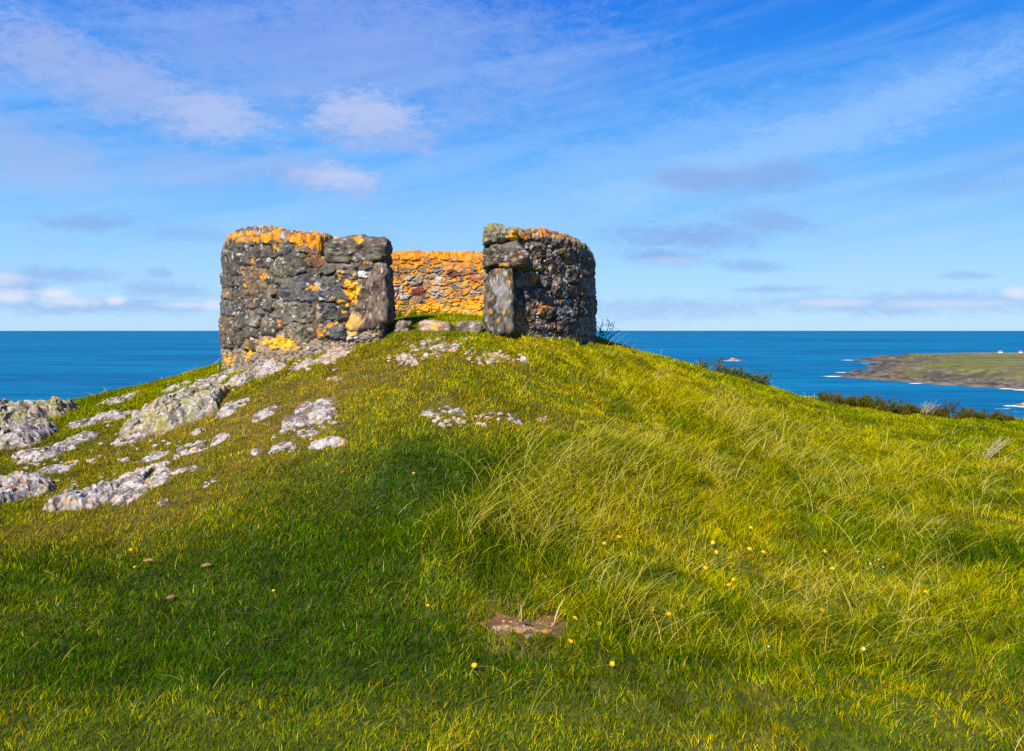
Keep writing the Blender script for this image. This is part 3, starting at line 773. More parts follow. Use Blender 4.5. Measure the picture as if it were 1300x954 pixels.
def hex_stone(name, label, quad, yf, depth, pal, seed, p=5.0, sub=5, rough=.05, extra_or=None, yb=0.0, spot=None):
    """block whose front face fills a four-cornered outline; depth runs away from the front"""
    V, Fc = ico(sub)
    P = V / (np.abs(V) ** p).sum(1)[:, None] ** (1 / p)
    P = P / np.abs(P).max()
    r = np.random.RandomState(seed)
    for _ in range(8):
        d = r.normal(size=3); d /= np.linalg.norm(d); off = r.uniform(1.15, 1.4)
        P = P - np.maximum(0, P @ d - off)[:, None] * d * .9
    s_, t_, w_ = (P[:, 0] + 1) / 2, (P[:, 2] + 1) / 2, (P[:, 1] + 1) / 2     # x, z, y
    (tl, tr_, brr, bl) = [np.array([(u - 650) / F * yf, -(v - HV) / F * yf]) for u, v in quad]
    top = tl[None] * (1 - s_)[:, None] + tr_[None] * s_[:, None]; bot = bl[None] * (1 - s_)[:, None] + brr[None] * s_[:, None]
    xz = bot * (1 - t_)[:, None] + top * t_[:, None]
    W = np.column_stack([xz[:, 0], yf + yb * (1 - s_) + depth * w_, xz[:, 1]])
    nrm = V
    fn = fbm(W * 20, 4, seed); W2 = W + nrm * (.017 * fn + .018 * fbm(W * 6, 3, seed + 1) + .007 * fbm(W * 55, 2, seed + 2) - .012 * sstep(.12, 0, np.abs(fbm(W * 5 + 4, 3, seed + 6))))[:, None] * (rough / .05)
    cc = rock_colors(W2 * 1.9, pal, seed)
    if spot is not None:
        Us = 650 + F * W[:, 0] / W[:, 1]; Vs = HV - F * W[:, 2] / W[:, 1]
        for (bu, bv, bw, bh, col_) in spot:
            k = sstep(-.1, .12, 1 - np.sqrt(((Us - bu) / bw) ** 2 + ((Vs - bv) / bh) ** 2) + .45 * fn)
            cc = lerp(cc, np.array(col_) * (1 + .2 * fn)[:, None], k)
    base = W2.mean(0)
    o = link(name, mesh_np(name, W2 - base, None, Fc, cc), M_WALL, hut)
    o.location = base - hb
    if label: o["label"] = label
    return o
OR = (.68, .32, .015)
hex_stone("capstone", "long dark block capping the wall left of the doorway", [(407, 301), (489, 299), (491, 333), (409, 335)], 7.82, .47, 'dark', 61, p=14, spot=[(455, 306, 5, 4, OR), (425, 300, 8, 3, OR)], yb=.03)
hex_stone("doorway_stone", "upright brown slab with a yellow lichen patch left of the doorway", [(465, 335), (490.5, 335), (494, 414), (434, 426)], 7.81, .47, 'slab', 62, p=13, spot=[(449, 362, 11, 12, (.76, .42, .015)), (440, 378, 5, 6, OR), (446, 408, 14, 9, (.42, .26, .08)), (440, 412, 5, 5, OR)], yb=.03)
hex_stone("capstone", "grey green slab topping the wall right of the doorway", [(616, 283.5), (656, 286), (657, 304), (611.5, 311)], 7.98, .42, 'mossy', 63, spot=[(657, 297, 8, 8, OR), (650, 302, 10, 3, OR)], p=6)
hex_stone("overhanging_slab", "dark slab jutting over the doorway edge", [(613, 311), (662, 303), (676, 338), (612.5, 341)], 7.97, .45, 'mottle', 64, p=9, spot=[(640, 338, 8, 3, (.45, .25, .04))])
hex_stone("doorway_stone", "rough grey upright stone right of the doorway", [(621, 340), (650, 338), (654, 428), (611, 428)], 7.99, .45, 'mottle', 65, p=9, spot=[(636, 380, 9, 18, (.2, .19, .18))])

# three stones laid across the doorway
def slab_px(name, label, quad, yf, depth, pal, seed, spot=None, cat="stone"):
    global hut, hb
    o = hex_stone(name, None, quad, yf, depth, pal, seed, p=4.2, sub=4, rough=.045, spot=spot)
    w = o.location + hut.location
    o.parent = None; o.location = w; o.data.materials.clear(); o.data.materials.append(M_ROCK)
    tag(o, label, cat, "stones laid across the doorway"); FOOT.append((w[0], w[1], .16 if 'long' not in label else .22, depth * .5, 0)); return o
slab_px("threshold_stone", "small grey stone at the left end of the doorway threshold", [(503, 407.5), (521, 408.5), (519, 425), (497, 425)], 7.93, .16, 'step', 71)
slab_px("threshold_stone", "long tan block in the middle of the doorway threshold", [(531, 407), (571, 408), (572, 426), (529, 426)], 7.93, .22, 'warm', 72, spot=[(552, 414, 8, 3, (.5, .27, .04))])
slab_px("threshold_stone", "dark grey stone at the right end of the doorway threshold, against the wall", [(579, 408), (611, 407), (612, 426), (578, 426)], 7.95, .2, 'step', 73)

# ------------------------------------------------------------------ rocks in the turf
R = rock_px
R("boulder", "big rounded boulder with green lichen on the left skyline", "boulder", -34, 82, 508, 549, 'green', n=1, seed=3, hf=.95, df=.55, facets=7, rough=.09, flat=.6)
R("boulder", "grey boulder below the skyline boulder, shadowed underneath", "boulder", -25, 68, 536, 573, 'grey', n=2, seed=4, hf=.75)
R("rock", "grey green rock wedged against the right side of the skyline boulder", "rock", 64, 107, 537, 573, 'grey', n=1, seed=5)
R("rock_ledge", "low pale ledge under the left boulders", "rock", 14, 77, 566, 588, 'pale', n=3, seed=6, hf=.5)
R("boulder", "cracked pale boulder at the left edge of the slope", "boulder", -30, 57, 592, 641, 'pale', n=2, seed=7, hf=.75)
R("boulder", "angular white boulder at the low end of the pale ridge", "boulder", 66, 142, 607, 652, 'pale', n=2, seed=8, hf=.8, facets=12)
R("rock_ridge", "pale ridge of rock running up from the angular white boulder", "rock", 134, 214, 592, 634, 'pale', n=3, seed=9, hf=.45)
R("rock", "small low rock at the top end of the pale ridge", "rock", 213, 254, 590, 603, 'grey', seed=10, hf=.5)
R("rock_slab", "pale slab lying between the skyline boulder and the largest green boulder", "rock", 94, 143, 515, 542, 'pale', n=2, seed=11, hf=.55)
R("rock", "grey rock touching the right end of the pale slab", "rock", 132, 166, 517, 535, 'grey', seed=12, hf=.7)
R("rock_slab", "flat pale slab near the crest left of the largest green boulder", "rock", 133, 176, 497, 512, 'pale', seed=13, hf=.6)
R("boulder", "largest yellow green lichened boulder in the middle of the slope", "boulder", 172, 287, 492, 547, 'green', n=2, seed=14, hf=.82, facets=8)
R("rock", "pale knobbly rock at the right end of the largest green boulder", "rock", 277, 318, 502, 525, 'pale', seed=15, hf=.8)
R("rock", "pale rock at the left foot of the largest green boulder", "rock", 154, 195, 533, 550, 'pale', seed=16, hf=.7)
R("rock", "white rock with orange lichen below the largest green boulder", "rock", 144, 191, 548, 565, 'pale', n=2, seed=17, hf=.7)
R("rock_slab", "long flat pale slab below the largest green boulder on its right", "rock", 222, 291, 555, 573, 'pale', n=3, seed=18, hf=.5)
R("rock", "small dark topped rock against the foot of the largest green boulder", "rock", 237, 257, 540, 553, 'grey', seed=19)
R("rock", "small brown edged rock alone in turf right of the pale ridge", "rock", 255, 278, 604, 619, 'grey', seed=20)
R("rock", "grey rock in turf between the left edge boulders and the white rock with orange lichen", "rock", 84, 122, 549, 563, 'grey', seed=81)
R("rock", "broken pale rock bridging the jagged outcrop and the largest green boulder", "rock", 236, 276, 487, 501, 'pale', seed=82)
R("rock_slab", "narrow pale slab in turf above the low rock of the pale ridge", "rock", 176, 214, 574, 586, 'pale', seed=83)
R("rock", "pale rock wedged between the ledge at the hut's foot and the jagged outcrop", "rock", 282, 316, 460, 474, 'pale', seed=84)
R("rock", "dark rock beside the left edge boulders, just under the grey shadowed boulder", "rock", 52, 96, 588, 602, 'grey', seed=85)
R("stone", "little white stone alone in turf under the pale ridge", "stone", 198, 217, 631, 641, 'pale', seed=21)
R("stone", "small pale stone in turf above the angular white boulder", "stone", 151, 166, 577, 587, 'pale', seed=22)
R("stone", "thin low stone left of the small pale stone above the angular boulder", "stone", 105, 125, 579, 588, 'warm', seed=23, hf=.5)
R("rock", "small white rock at the low end of the outcrop below the hut's left wall", "rock", 208, 241, 483, 495, 'pale', seed=24)
R("rock_outcrop", "jagged white and orange outcrop below the hut's left wall", "rock", 238, 288, 471, 496, 'pale', n=2, seed=25, hf=.8, facets=12)
R("rock", "white rock at the upper end of the jagged outcrop", "rock", 284, 321, 468, 488, 'pale', n=2, seed=26, hf=.7)
R("rock_ledge", "pale ledge running up to the foot of the hut's left wall", "rock", 300, 353, 450, 481, 'pale', n=3, seed=27, hf=.4)
R("rock", "pale rock in turf right of the ledge at the hut's foot", "rock", 325, 366, 460, 476, 'pale', n=2, seed=28, hf=.6)
R("rock", "white rock in turf below the hut's orange lichen patch", "rock", 369, 403, 457, 470, 'pale', seed=29, hf=.7)
R("rock_slab", "smooth pale slab in turf below the hut's big dark blocks", "rock", 399, 444, 446, 461, 'warm', n=2, seed=30, hf=.6)
R("rock", "low pale rock between the knobbly rock and the middle outcrop", "rock", 316, 350, 518, 535, 'pale', seed=31, hf=.6)
R("rock_outcrop", "lumpy grey outcrop in the middle of the slope", "rock", 360, 428, 506, 544, 'grey', n=2, seed=32, hf=.75, facets=12)
R("rock", "grey rock on the right shoulder of the middle outcrop", "rock", 397, 433, 520, 534, 'grey', seed=33)
R("rock", "rock with orange spots directly below the middle outcrop", "rock", 374, 406, 542, 555, 'pale', seed=34)
R("boulder", "lowest pale boulder of the middle outcrop", "boulder", 391, 440, 547, 572, 'pale', n=1, seed=35, hf=.8)
R("stone", "thin stone right of the middle outcrop's lowest boulder", "stone", 425, 449, 538, 547, 'pale', seed=36, hf=.6)
R("rock", "pale pointed rock left of the middle outcrop's lowest boulder", "rock", 341, 367, 560, 578, 'pale', seed=37)
R("stone", "small dark stone left of the pale pointed rock", "stone", 319, 333, 565, 578, 'grey', seed=38)
R("stone", "small stone against the right of the pale pointed rock", "stone", 366, 378, 560, 571, 'pale', seed=39)
R("rock", "grey green rock, left one of three together in mid slope turf", "rock", 531, 560, 514, 532, 'green', seed=40)
R("rock", "white topped rock, middle one of three together in mid slope turf", "rock", 556, 578, 512, 527, 'pale', seed=41)
R("rock", "white rock, right one of three together in mid slope turf", "rock", 573, 592, 513, 528, 'pale', seed=42)
R("stone", "small stone right of the three rocks in mid slope turf", "stone", 607, 621, 533, 542, 'pale', seed=43)
R("stone", "small stone just below the three rocks in mid slope turf", "stone", 554, 569, 534, 543, 'grey', seed=44)
R("rock", "flat rock on worn turf right of the three rocks", "rock", 640, 667, 527, 538, 'pale', seed=45, hf=.5)
R("rock", "dark edged rock in the rubble before the doorway, upper left", "rock", 502, 523, 443, 457, 'pale', seed=46)
R("rock_slab", "flat white slab in the rubble before the doorway, lowest on the left", "rock", 502, 531, 456, 466, 'pale', seed=47, hf=.5)
R("stone", "pale stone topmost in the rubble below the tan threshold block", "stone", 535, 552, 428, 435, 'pale', seed=48)
R("stone", "grey stone in the rubble right of the topmost pale stone", "stone", 553, 567, 433, 441, 'grey', seed=49)
R("stone", "white stone in the rubble below the dark threshold stone", "stone", 567, 586, 436, 447, 'pale', seed=50)
R("stone", "stone in the middle of the rubble before the doorway", "stone", 533, 548, 445, 454, 'pale', seed=51)
R("stone", "white stone at the right end of the rubble", "stone", 615, 629, 454, 464, 'pale', seed=52)
R("stone", "low stone beside the white stone at the rubble's right end", "stone", 606, 616, 458, 465, 'warm', seed=53)
R("rock", "pale rock in turf below the wall right of the doorway", "rock", 656, 671, 447, 460, 'pale', seed=54)
R("stone", "small tan stone between the rubble and the right wall", "stone", 634, 646, 450, 456, 'warm', seed=55)

# loose bits of the rubble and worn places: uncountable
bits = []
r = np.random.RandomState(77)
for (u, v, su_, sv_, n_, pal) in ((560, 440, 34, 9, 95, 'pale'), (520, 455, 18, 9, 55, 'warm'), (625, 456, 30, 7, 60, 'warm'), (575, 535, 26, 5, 22, 'warm'), (620, 531, 24, 4, 16, 'warm'), (685, 533, 12, 3, 8, 'warm'),
                                  (270, 488, 40, 12, 50, 'pale'), (330, 470, 34, 10, 46, 'pale'), (390, 462, 36, 7, 24, 'warm'), (400, 545, 36, 20, 34, 'pale'), (170, 560, 60, 20, 34, 'pale'), (110, 620, 50, 12, 20, 'pale'), (668, 798, 36, 12, 70, 'orange'), (425, 482, 14, 4, 10, 'warm'), (60, 590, 40, 10, 18, 'warm')):
    for _ in range(n_):
        p = hit(u + r.normal() * su_ * .6, v + r.normal() * sv_ * .6); s = r.uniform(.008, .026) * (1 if v < 700 else .3)
        bits.append(lump(p + [0, 0, s * .2], (s * r.uniform(.8, 1.7), s * r.uniform(.8, 1.4), s * r.uniform(.5, .9)), r.uniform(0, 3), (0, 0), 2, int(r.randint(1e6)), 4, .12, .75, pal))
V, Q, T, C = join(bits)
tag(link("rubble", mesh_np("rubble", V, Q, T, C), M_ROCK), kind="stuff")

# flat lichened rock showing through the turf in the foreground
p = hit(669, 797)
FR = outcrop(618, 722, 777, 815, 'orange', 317, .3, True, .3)
def fr_top(q_):
    k_ = np.argsort(np.hypot(FR[0][:, 0] - q_[0], FR[0][:, 1] - q_[1]))[:12]; return max(float(FR[0][k_, 2].max()), float(q_[2]))
rock_obj("flat_rock", "flat rock with orange lichen bared in the foreground turf", "rock", [FR])
p = hit(669, 797); FOOT.append((p[0] + .01, p[1] - .01, .17, .07, 0)); FOOT.append((p[0] - .09, p[1] + .01, .10, .06, 0)); FOOT.append((p[0] + .11, p[1] + .03, .09, .07, 0))
p2 = hit(674, 811)
rock_obj("stone", "white stone at the near edge of the flat foreground rock", "stone", [lump(p2 + [0, .02, .0], (.028, .03, .022), .1, (0, 0), 3, 305, 6, .1, .7, 'pale')])

def tube(pts, rad, seg=6):
    pts = [np.array(p, float) for p in pts]; rad = np.broadcast_to(rad, (len(pts),))
    V, Q = [], []
    for i, p in enumerate(pts):
        d = pts[min(i + 1, len(pts) - 1)] - pts[max(i - 1, 0)]; d /= np.linalg.norm(d) + 1e-9
        a = np.cross(d, [0.31, .2, .93]); a /= np.linalg.norm(a) + 1e-9; b_ = np.cross(d, a)
        for k in range(seg):
            t = 2 * math.pi * k / seg; V.append(p + rad[i] * (a * math.cos(t) + b_ * math.sin(t)))
    for i in range(len(pts) - 1):
        for k in range(seg):
            k2 = (k + 1) % seg; Q.append((i * seg + k, i * seg + k2, (i + 1) * seg + k2, (i + 1) * seg + k))
    n = len(V); V.append(pts[0]); V.append(pts[-1])
    T = [(n, (k + 1) % seg, k) for k in range(seg)] + [(n + 1, (len(pts) - 1) * seg + k, (len(pts) - 1) * seg + (k + 1) % seg) for k in range(seg)]
    return np.array(V), np.array(Q), np.array(T)

def obj_local(name, V, Q, T, C, mat, base, parent=None, smooth=True):
    o = link(name, mesh_np(name, V - base, Q, T, C, smooth), mat, parent)
    if parent is None: o.location = base
    return o

ps = hit(669, 797); zt_ = fr_top(ps) - ps[2] + .006
pts = [ps + [-.022, .012, zt_], ps + [-.010, .010, zt_ + .006], ps + [.004, .006, zt_ + .008], ps + [.016, .0, zt_ + .005], ps + [.024, -.006, zt_]]
V, Q, T = tube(pts, [.003, .0065, .0075, .006, .0025], 8)
tag(obj_local("slug", V, Q, T, None, M_DARKBIT, ps), "dark purple slug lying on the flat lichened foreground rock", "slug")
pt = hit(703, 794); pt[2] = fr_top(pt) - .01
V, Q, T = tube([pt, pt + [.01, 0, .05], pt + [.022, .01, .085], pt + [.045, .012, .13]], [.004, .005, .0035, .0015], 6)
tag(obj_local("dry_stalk", V, Q, T, None, M_STRAW, pt), "thick pale broken stalk standing at the right of the flat foreground rock", "stalk")
pt = hit(662, 791); pt[2] = fr_top(pt) - .01
V, Q, T = tube([pt, pt + [0, 0, .05], pt + [-.003, .004, .095]], [.003, .0025, .0012], 6)
tag(obj_local("dry_stalk", V, Q, T, None, M_STRAW, pt), "thin brown upright stalk behind the slug on the flat foreground rock", "stalk")

# curled dry leaves on the turf
def dry_leaf(u, v, s, ang, label):
    p = hit(u, v); nu, nv = 9, 5; V = []
    for i in range(nu):
        t = i / (nu - 1)
        for j in range(nv):
            w = (j / (nv - 1) - .5) * 2; ww = math.sin(math.pi * (t * .92 + .04)) ** .7 * .42
            V.append((s * (t - .5) * 2, s * w * ww, s * (.22 * w * w * ww + .12 * math.sin(t * 3) + .05 * math.sin(7 * t + 3 * w))))
    V = np.array(V) @ np.array(Matrix.Rotation(ang, 3, 'Z') @ Matrix.Rotation(.5, 3, 'X')).T * .8 + p + [0, 0, .034]
    Q = [(i * nv + j, i * nv + j + 1, (i + 1) * nv + j + 1, (i + 1) * nv + j) for i in range(nu - 1) for j in range(nv - 1)]
    tag(obj_local("dry_leaf", V, Q, None, None, M_DRY, p), label, "leaf", "dead leaves on the turf")
dry_leaf(262, 726, .036, .6, "brown curled dead leaf, rightmost of three in the upper dark left turf")
dry_leaf(217, 767, .034, 1.0, "pale brown crumpled dead leaf in the dark left turf, middle one")
dry_leaf(188, 720, .032, .2, "dark brown dead leaf left of the rightmost curled one")
dry_leaf(148, 822, .03, 2.2, "red brown dead leaf lowest in the left turf")

# ------------------------------------------------------------------ far islets, houses
M_ISLET = mat_attr("sea_rock_stone", .6, .3, .8, .3)
def islet(label, u, v, wpx, hpx, seed, cc=(.26, .15, .12)):
    p = sea_pt(u, v); s = p[1] / F; w = wpx * s / 2; h = hpx * s
    Ls = []
    for i, (dx, ww, hh) in enumerate(((-.35, .6, .55), (.1, .6, 1.0), (.55, .45, .45))):
        L = list(lump((p[0] + dx * w, p[1] + 2, SEA + h * .05), (w * ww, w * .6, h * hh), .2 * i, (0, 0), 4, seed + i, 10, .12, .8, 'grey'))
        n_ = fbm(L[0] * .25, 3, seed); L[3] = np.array(cc)[None] * (1 + .5 * n_)[:, None]; L[3] = lerp(L[3], np.array([.55, .5, .47]), sstep(h * .55, h * .9, L[0][:, 2] - SEA) * .5)
        Ls.append(tuple(L))
    rock_obj("sea_rock", label, "islet", Ls, None, M_ISLET)
    return p
pa = islet("lone reddish rock islet ringed by surf, out at sea left of the headland", 931, 458.6, 20, 4.5, 401)
surf_sheet("surf_foam", pa[0] - 40, pa[0] + 45, pa[1] - 50, pa[1] + 30, 2, lambda x, y: np.clip(np.exp(-(((x - pa[0]) / 26) ** 2 + ((y - pa[1] + 4) / 14) ** 2)) * 1.2 * (.75 + .4 * fbm2(x, y, 12., 2, 5)), 0, 1))
pb = islet("brown rock islet in the surf at the right edge of the picture", 1303, 517, 30, 6, 411, (.3, .16, .08))
def foam_b(x, y):
    w = np.exp(-(((x - pb[0]) / 20) ** 2 + ((y - pb[1]) / 13) ** 2)) * .95
    for (u, v, rx, ry, a) in ((1278, 520, 12, 4, .75), (1262, 519, 9, 2.5, .6), (1296, 524, 14, 5, .7), (1270, 526, 7, 3, .5)):
        p = sea_pt(u, v); w = np.maximum(w, a * np.exp(-(((x - p[0]) / rx) ** 2 + ((y - p[1]) / ry) ** 2)))
    return np.clip(w * (.85 + .4 * fbm2(x, y, 9., 3, 6)), 0, 1)
surf_sheet("surf_foam", pb[0] - 60, pb[0] + 60, pb[1] - 40, pb[1] + 30, 1.2, foam_b)

def box(x0, x1, y0, y1, z0, z1):
    V = np.array([(x, y, z) for z in (z0, z1) for y in (y0, y1) for x in (x0, x1)], float)
    Q = [(0, 2, 3, 1), (4, 5, 7, 6), (0, 1, 5, 4), (2, 6, 7, 3), (0, 4, 6, 2), (1, 3, 7, 5)]
    return V, np.array(Q), None, np.zeros((8, 3))
def cottage(u, y, L_, label):
    x = (u - 650) / F * y; z0 = land_z(x, y) - .5
    b_ = np.array([x, y, z0]); root = tag(empty("cottage", b_), label, "house", "white cottages on the headland")
    d, h, rh = 4, 2.4, 1.5
    V = np.array([(-L_/2, -d/2, 0), (L_/2, -d/2, 0), (L_/2, d/2, 0), (-L_/2, d/2, 0), (-L_/2, -d/2, h), (L_/2, -d/2, h), (L_/2, d/2, h), (-L_/2, d/2, h), (-L_/2, 0, h + rh), (L_/2, 0, h + rh)], float)
    link("wall", mesh_np("wall", V, [(0, 1, 5, 4), (2, 3, 7, 6), (1, 2, 6, 5), (3, 0, 4, 7)], [(4, 8, 7), (5, 6, 9)], None, False), M_WHITE, root)
    e = .5
    V = np.array([(-L_/2 - e, -d/2 - e, h - .3), (L_/2 + e, -d/2 - e, h - .3), (L_/2 + e, 0, h + rh + .15), (-L_/2 - e, 0, h + rh + .15), (-L_/2 - e, d/2 + e, h - .3), (L_/2 + e, d/2 + e, h - .3)], float)
    V = np.concatenate([V, V + [0, 0, .25]])
    rf = link("roof", mesh_np("roof", V, [(0, 3, 2, 1), (3, 4, 5, 2), (6, 7, 8, 9), (9, 8, 11, 10), (0, 1, 7, 6), (4, 10, 11, 5), (1, 2, 8, 7), (2, 5, 11, 8), (0, 6, 9, 3), (3, 9, 10, 4)], None, None, False), M_SLATE, root)
cottage(1270, 1410, 5, "small white cottage on the headland ridge, the left one")
cottage(1295.5, 1420, 4.5, "small white cottage on the headland ridge near the picture's right edge")

# ------------------------------------------------------------------ bushes
def leaf_cloud(pts, dirs, size, cols, rng, aspect=.5):
    """leaf quads (folded) at pts"""
    n = len(pts)
    a = rng.normal(size=(n, 3)) * .7 + dirs; a /= np.linalg.norm(a, axis=1)[:, None]
    b_ = np.cross(a, rng.normal(size=(n, 3))); b_ /= np.linalg.norm(b_, axis=1)[:, None]
    s = (size * rng.uniform(.6, 1.3, n))[:, None]
    V = np.stack([pts, pts + a * s * .5 + b_ * s * aspect * .5, pts + a * s, pts + a * s * .5 - b_ * s * aspect * .5], 1).reshape(-1, 3)
    Q = np.arange(n * 4).reshape(n, 4)
    return V, Q, None, np.repeat(cols, 4, axis=0)

def bush(name, label, cat, u, v, w, h, dpt, n_stem, n_leaf, lsize, palette, seed, lean=(.1, 0), spiky=False, group=None, mat=None, ypos=None, bare=.0):
    rng = np.random.RandomState(seed)
    p = hit(u, v) if ypos is None else np.array([(u - 650) / F * ypos, ypos, float(H((u - 650) / F * ypos, ypos)[0])])
    root = tag(empty(name, p), label, cat, group)
    stems = []; LP = []; LD = []
    for i in range(n_stem):
        t = rng.uniform(-1, 1); q_ = p + [t * w / 2, rng.uniform(-1, 1) * dpt / 2, 0]
        q_[2] = float(H(q_[0], q_[1])[0]) - .02
        hh = h * (1 - .45 * t * t) * rng.uniform(.4, 1.2)
        d0 = np.array([lean[0] + rng.normal() * .35 + t * .25, lean[1] + rng.normal() * .25, 1.]); d0 /= np.linalg.norm(d0)
        pts = [q_]; nseg = 5
        for k in range(nseg):
            d0 = d0 + rng.normal(size=3) * .14; d0 /= np.linalg.norm(d0); pts.append(pts[-1] + d0 * hh / nseg)
        r0 = .0035 + .0025 * h
        stems.append(tube(pts, np.linspace(r0, r0 * .35, len(pts)), 4))
        for _ in range(2):                    # side twigs
            k = rng.randint(1, nseg); dd = d0 + rng.normal(size=3) * .7; dd[2] = abs(dd[2]); dd /= np.linalg.norm(dd)
            L_ = hh * rng.uniform(.2, .4); tp = [pts[k], pts[k] + dd * L_ * .5, pts[k] + dd * L_ + [0, 0, L_ * .1]]
            stems.append(tube(tp, [r0 * .6, r0 * .45, r0 * .25], 3)); pts2 = tp
            m_ = int(n_leaf / n_stem / 3)
            for _ in range(m_):
                f = rng.uniform(0, 1); LP.append(tp[0] * (1 - f) + tp[2] * f + rng.normal(size=3) * lsize * .5); LD.append(dd)
        for _ in range(int(n_leaf / n_stem * .4)):
            f = rng.uniform(.0 + bare, 1) * nseg; k = min(int(f), nseg - 1); f -= k
            LP.append(pts[k] * (1 - f) + pts[k + 1] * f + rng.normal(size=3) * lsize * .6); LD.append(d0)
    Vs, Qs, Ts, n0 = [], [], [], 0
    for V, Q, T in stems: Vs.append(V); Qs.append(Q + n0); Ts.append(T + n0); n0 += len(V)
    link("stem", mesh_np("stem", np.concatenate(Vs) - p, np.concatenate(Qs), np.concatenate(Ts)), M_TWIG, root)
    if LP:
        LP, LD = np.array(LP), np.array(LD)
        cols = np.array(palette)[rng.randint(len(palette), size=len(LP))] * rng.uniform(.6, 1.4, (len(LP), 1))
        V, Q, T, C = leaf_cloud(LP, LD, lsize, cols, rng, .22 if spiky else .6)
        link("foliage", mesh_np("foliage", V - p, Q, T, C, False), M_LEAF, root)
    return root
GORSE = [(.05, .07, .004), (.09, .09, .006), (.13, .085, .010), (.16, .075, .014), (.06, .10, .004)]
BRAM = [(.05, .11, .004), (.09, .15, .006), (.03, .07, .003), (.14, .14, .008), (.14, .07, .015)]
WEED = [(.05, .13, .01), (.09, .17, .015), (.03, .09, .01), (.14, .18, .02)]
bush("twiggy_shrub", "dark bare twiggy shrub against the foot of the hut's right wall", "shrub", 763, 443, .12, .36, .1, 12, 60, .028, [(.03, .035, .02), (.02, .045, .02)], 501, (.42, 0), ypos=10.05, bare=.3)
bush("bramble", "leafy bramble on the right skyline, lower and denser half", "shrub", 950, 489, .5, .20, .3, 46, 1500, .03, BRAM, 502, (.1, 0), ypos=10.75)
bush("bramble", "straggling upper bramble on the right skyline", "shrub", 912, 478, .40, .20, .25, 26, 650, .028, BRAM, 503, (.15, 0), ypos=10.75)
bush("seedling", "lone small leafy sprig on the skyline left of the brambles", "plant", 886, 469, .08, .12, .05, 3, 40, .03, BRAM, 504, (.05, 0), ypos=10.75)
bush("seedling", "tiny round leafy sprig on the skyline between hut and brambles", "plant", 868, 463, .06, .06, .05, 4, 60, .02, WEED, 505, (.05, 0), ypos=10.7)
bush("gorse_bush", "dark gorse bush at the left end of the gorse on the right skyline", "shrub", 1072, 524, .55, .16, .4, 44, 6800, .032, GORSE, 506, (.0, 0), True, "low gorse along the right skyline", ypos=11.0)
bush("gorse_bush", "brown topped gorse bush, highest along the right skyline", "shrub", 1108, 524, .5, .22, .4, 50, 8200, .032, GORSE, 507, (.0, 0), True, "low gorse along the right skyline", ypos=11.1)
bush("gorse_bush", "spiky gorse bush left of the pale grass plume", "shrub", 1150, 526, .42, .17, .35, 34, 5400, .032, GORSE, 508, (.0, 0), True, "low gorse along the right skyline", ypos=11.05)
bush("gorse_bush", "gorse bush right of the pale grass plume", "shrub", 1205, 533, .60, .19, .4, 44, 7400, .032, GORSE, 509, (.0, 0), True, "low gorse along the right skyline", ypos=11.1)
bush("gorse_bush", "small gorse bush at the right end of the skyline gorse", "shrub", 1258, 535, .42, .12, .3, 30, 4400, .03, GORSE, 510, (.0, 0), True, "low gorse along the right skyline", ypos=11.1)
bush("weed", "green weed at the foot of the back wall inside the hut, left one", "plant", 512, 402, .26, .24, .16, 20, 900, .024, WEED, 511, (.0, 0), ypos=11.2)
bush("weed", "green weed at the foot of the back wall inside the hut, middle one", "plant", 541, 402, .28, .22, .16, 20, 900, .024, WEED, 512, (.0, 0), ypos=11.2)
bush("weed", "low green weed at the foot of the back wall inside the hut, right one", "plant", 577, 402, .26, .15, .16, 18, 700, .022, WEED, 513, (.0, 0), ypos=11.2)
bush("weed", "green weed at the foot of the hut's left wall beside the yellow lichen", "plant", 398, 441, .22, .10, .1, 16, 420, .022, WEED, 514, (.0, 0))
bush("weed", "green weed under the upright brown doorway slab", "plant", 440, 434, .28, .10, .1, 18, 420, .022, WEED, 515, (.0, 0))
bush("weed", "yellow green climbing weed on the foot of the hut's right wall", "plant", 728, 440, .22, .22, .06, 14, 300, .022, WEED + [(.2, .2, .03)], 516, (.0, 0), ypos=8.75)

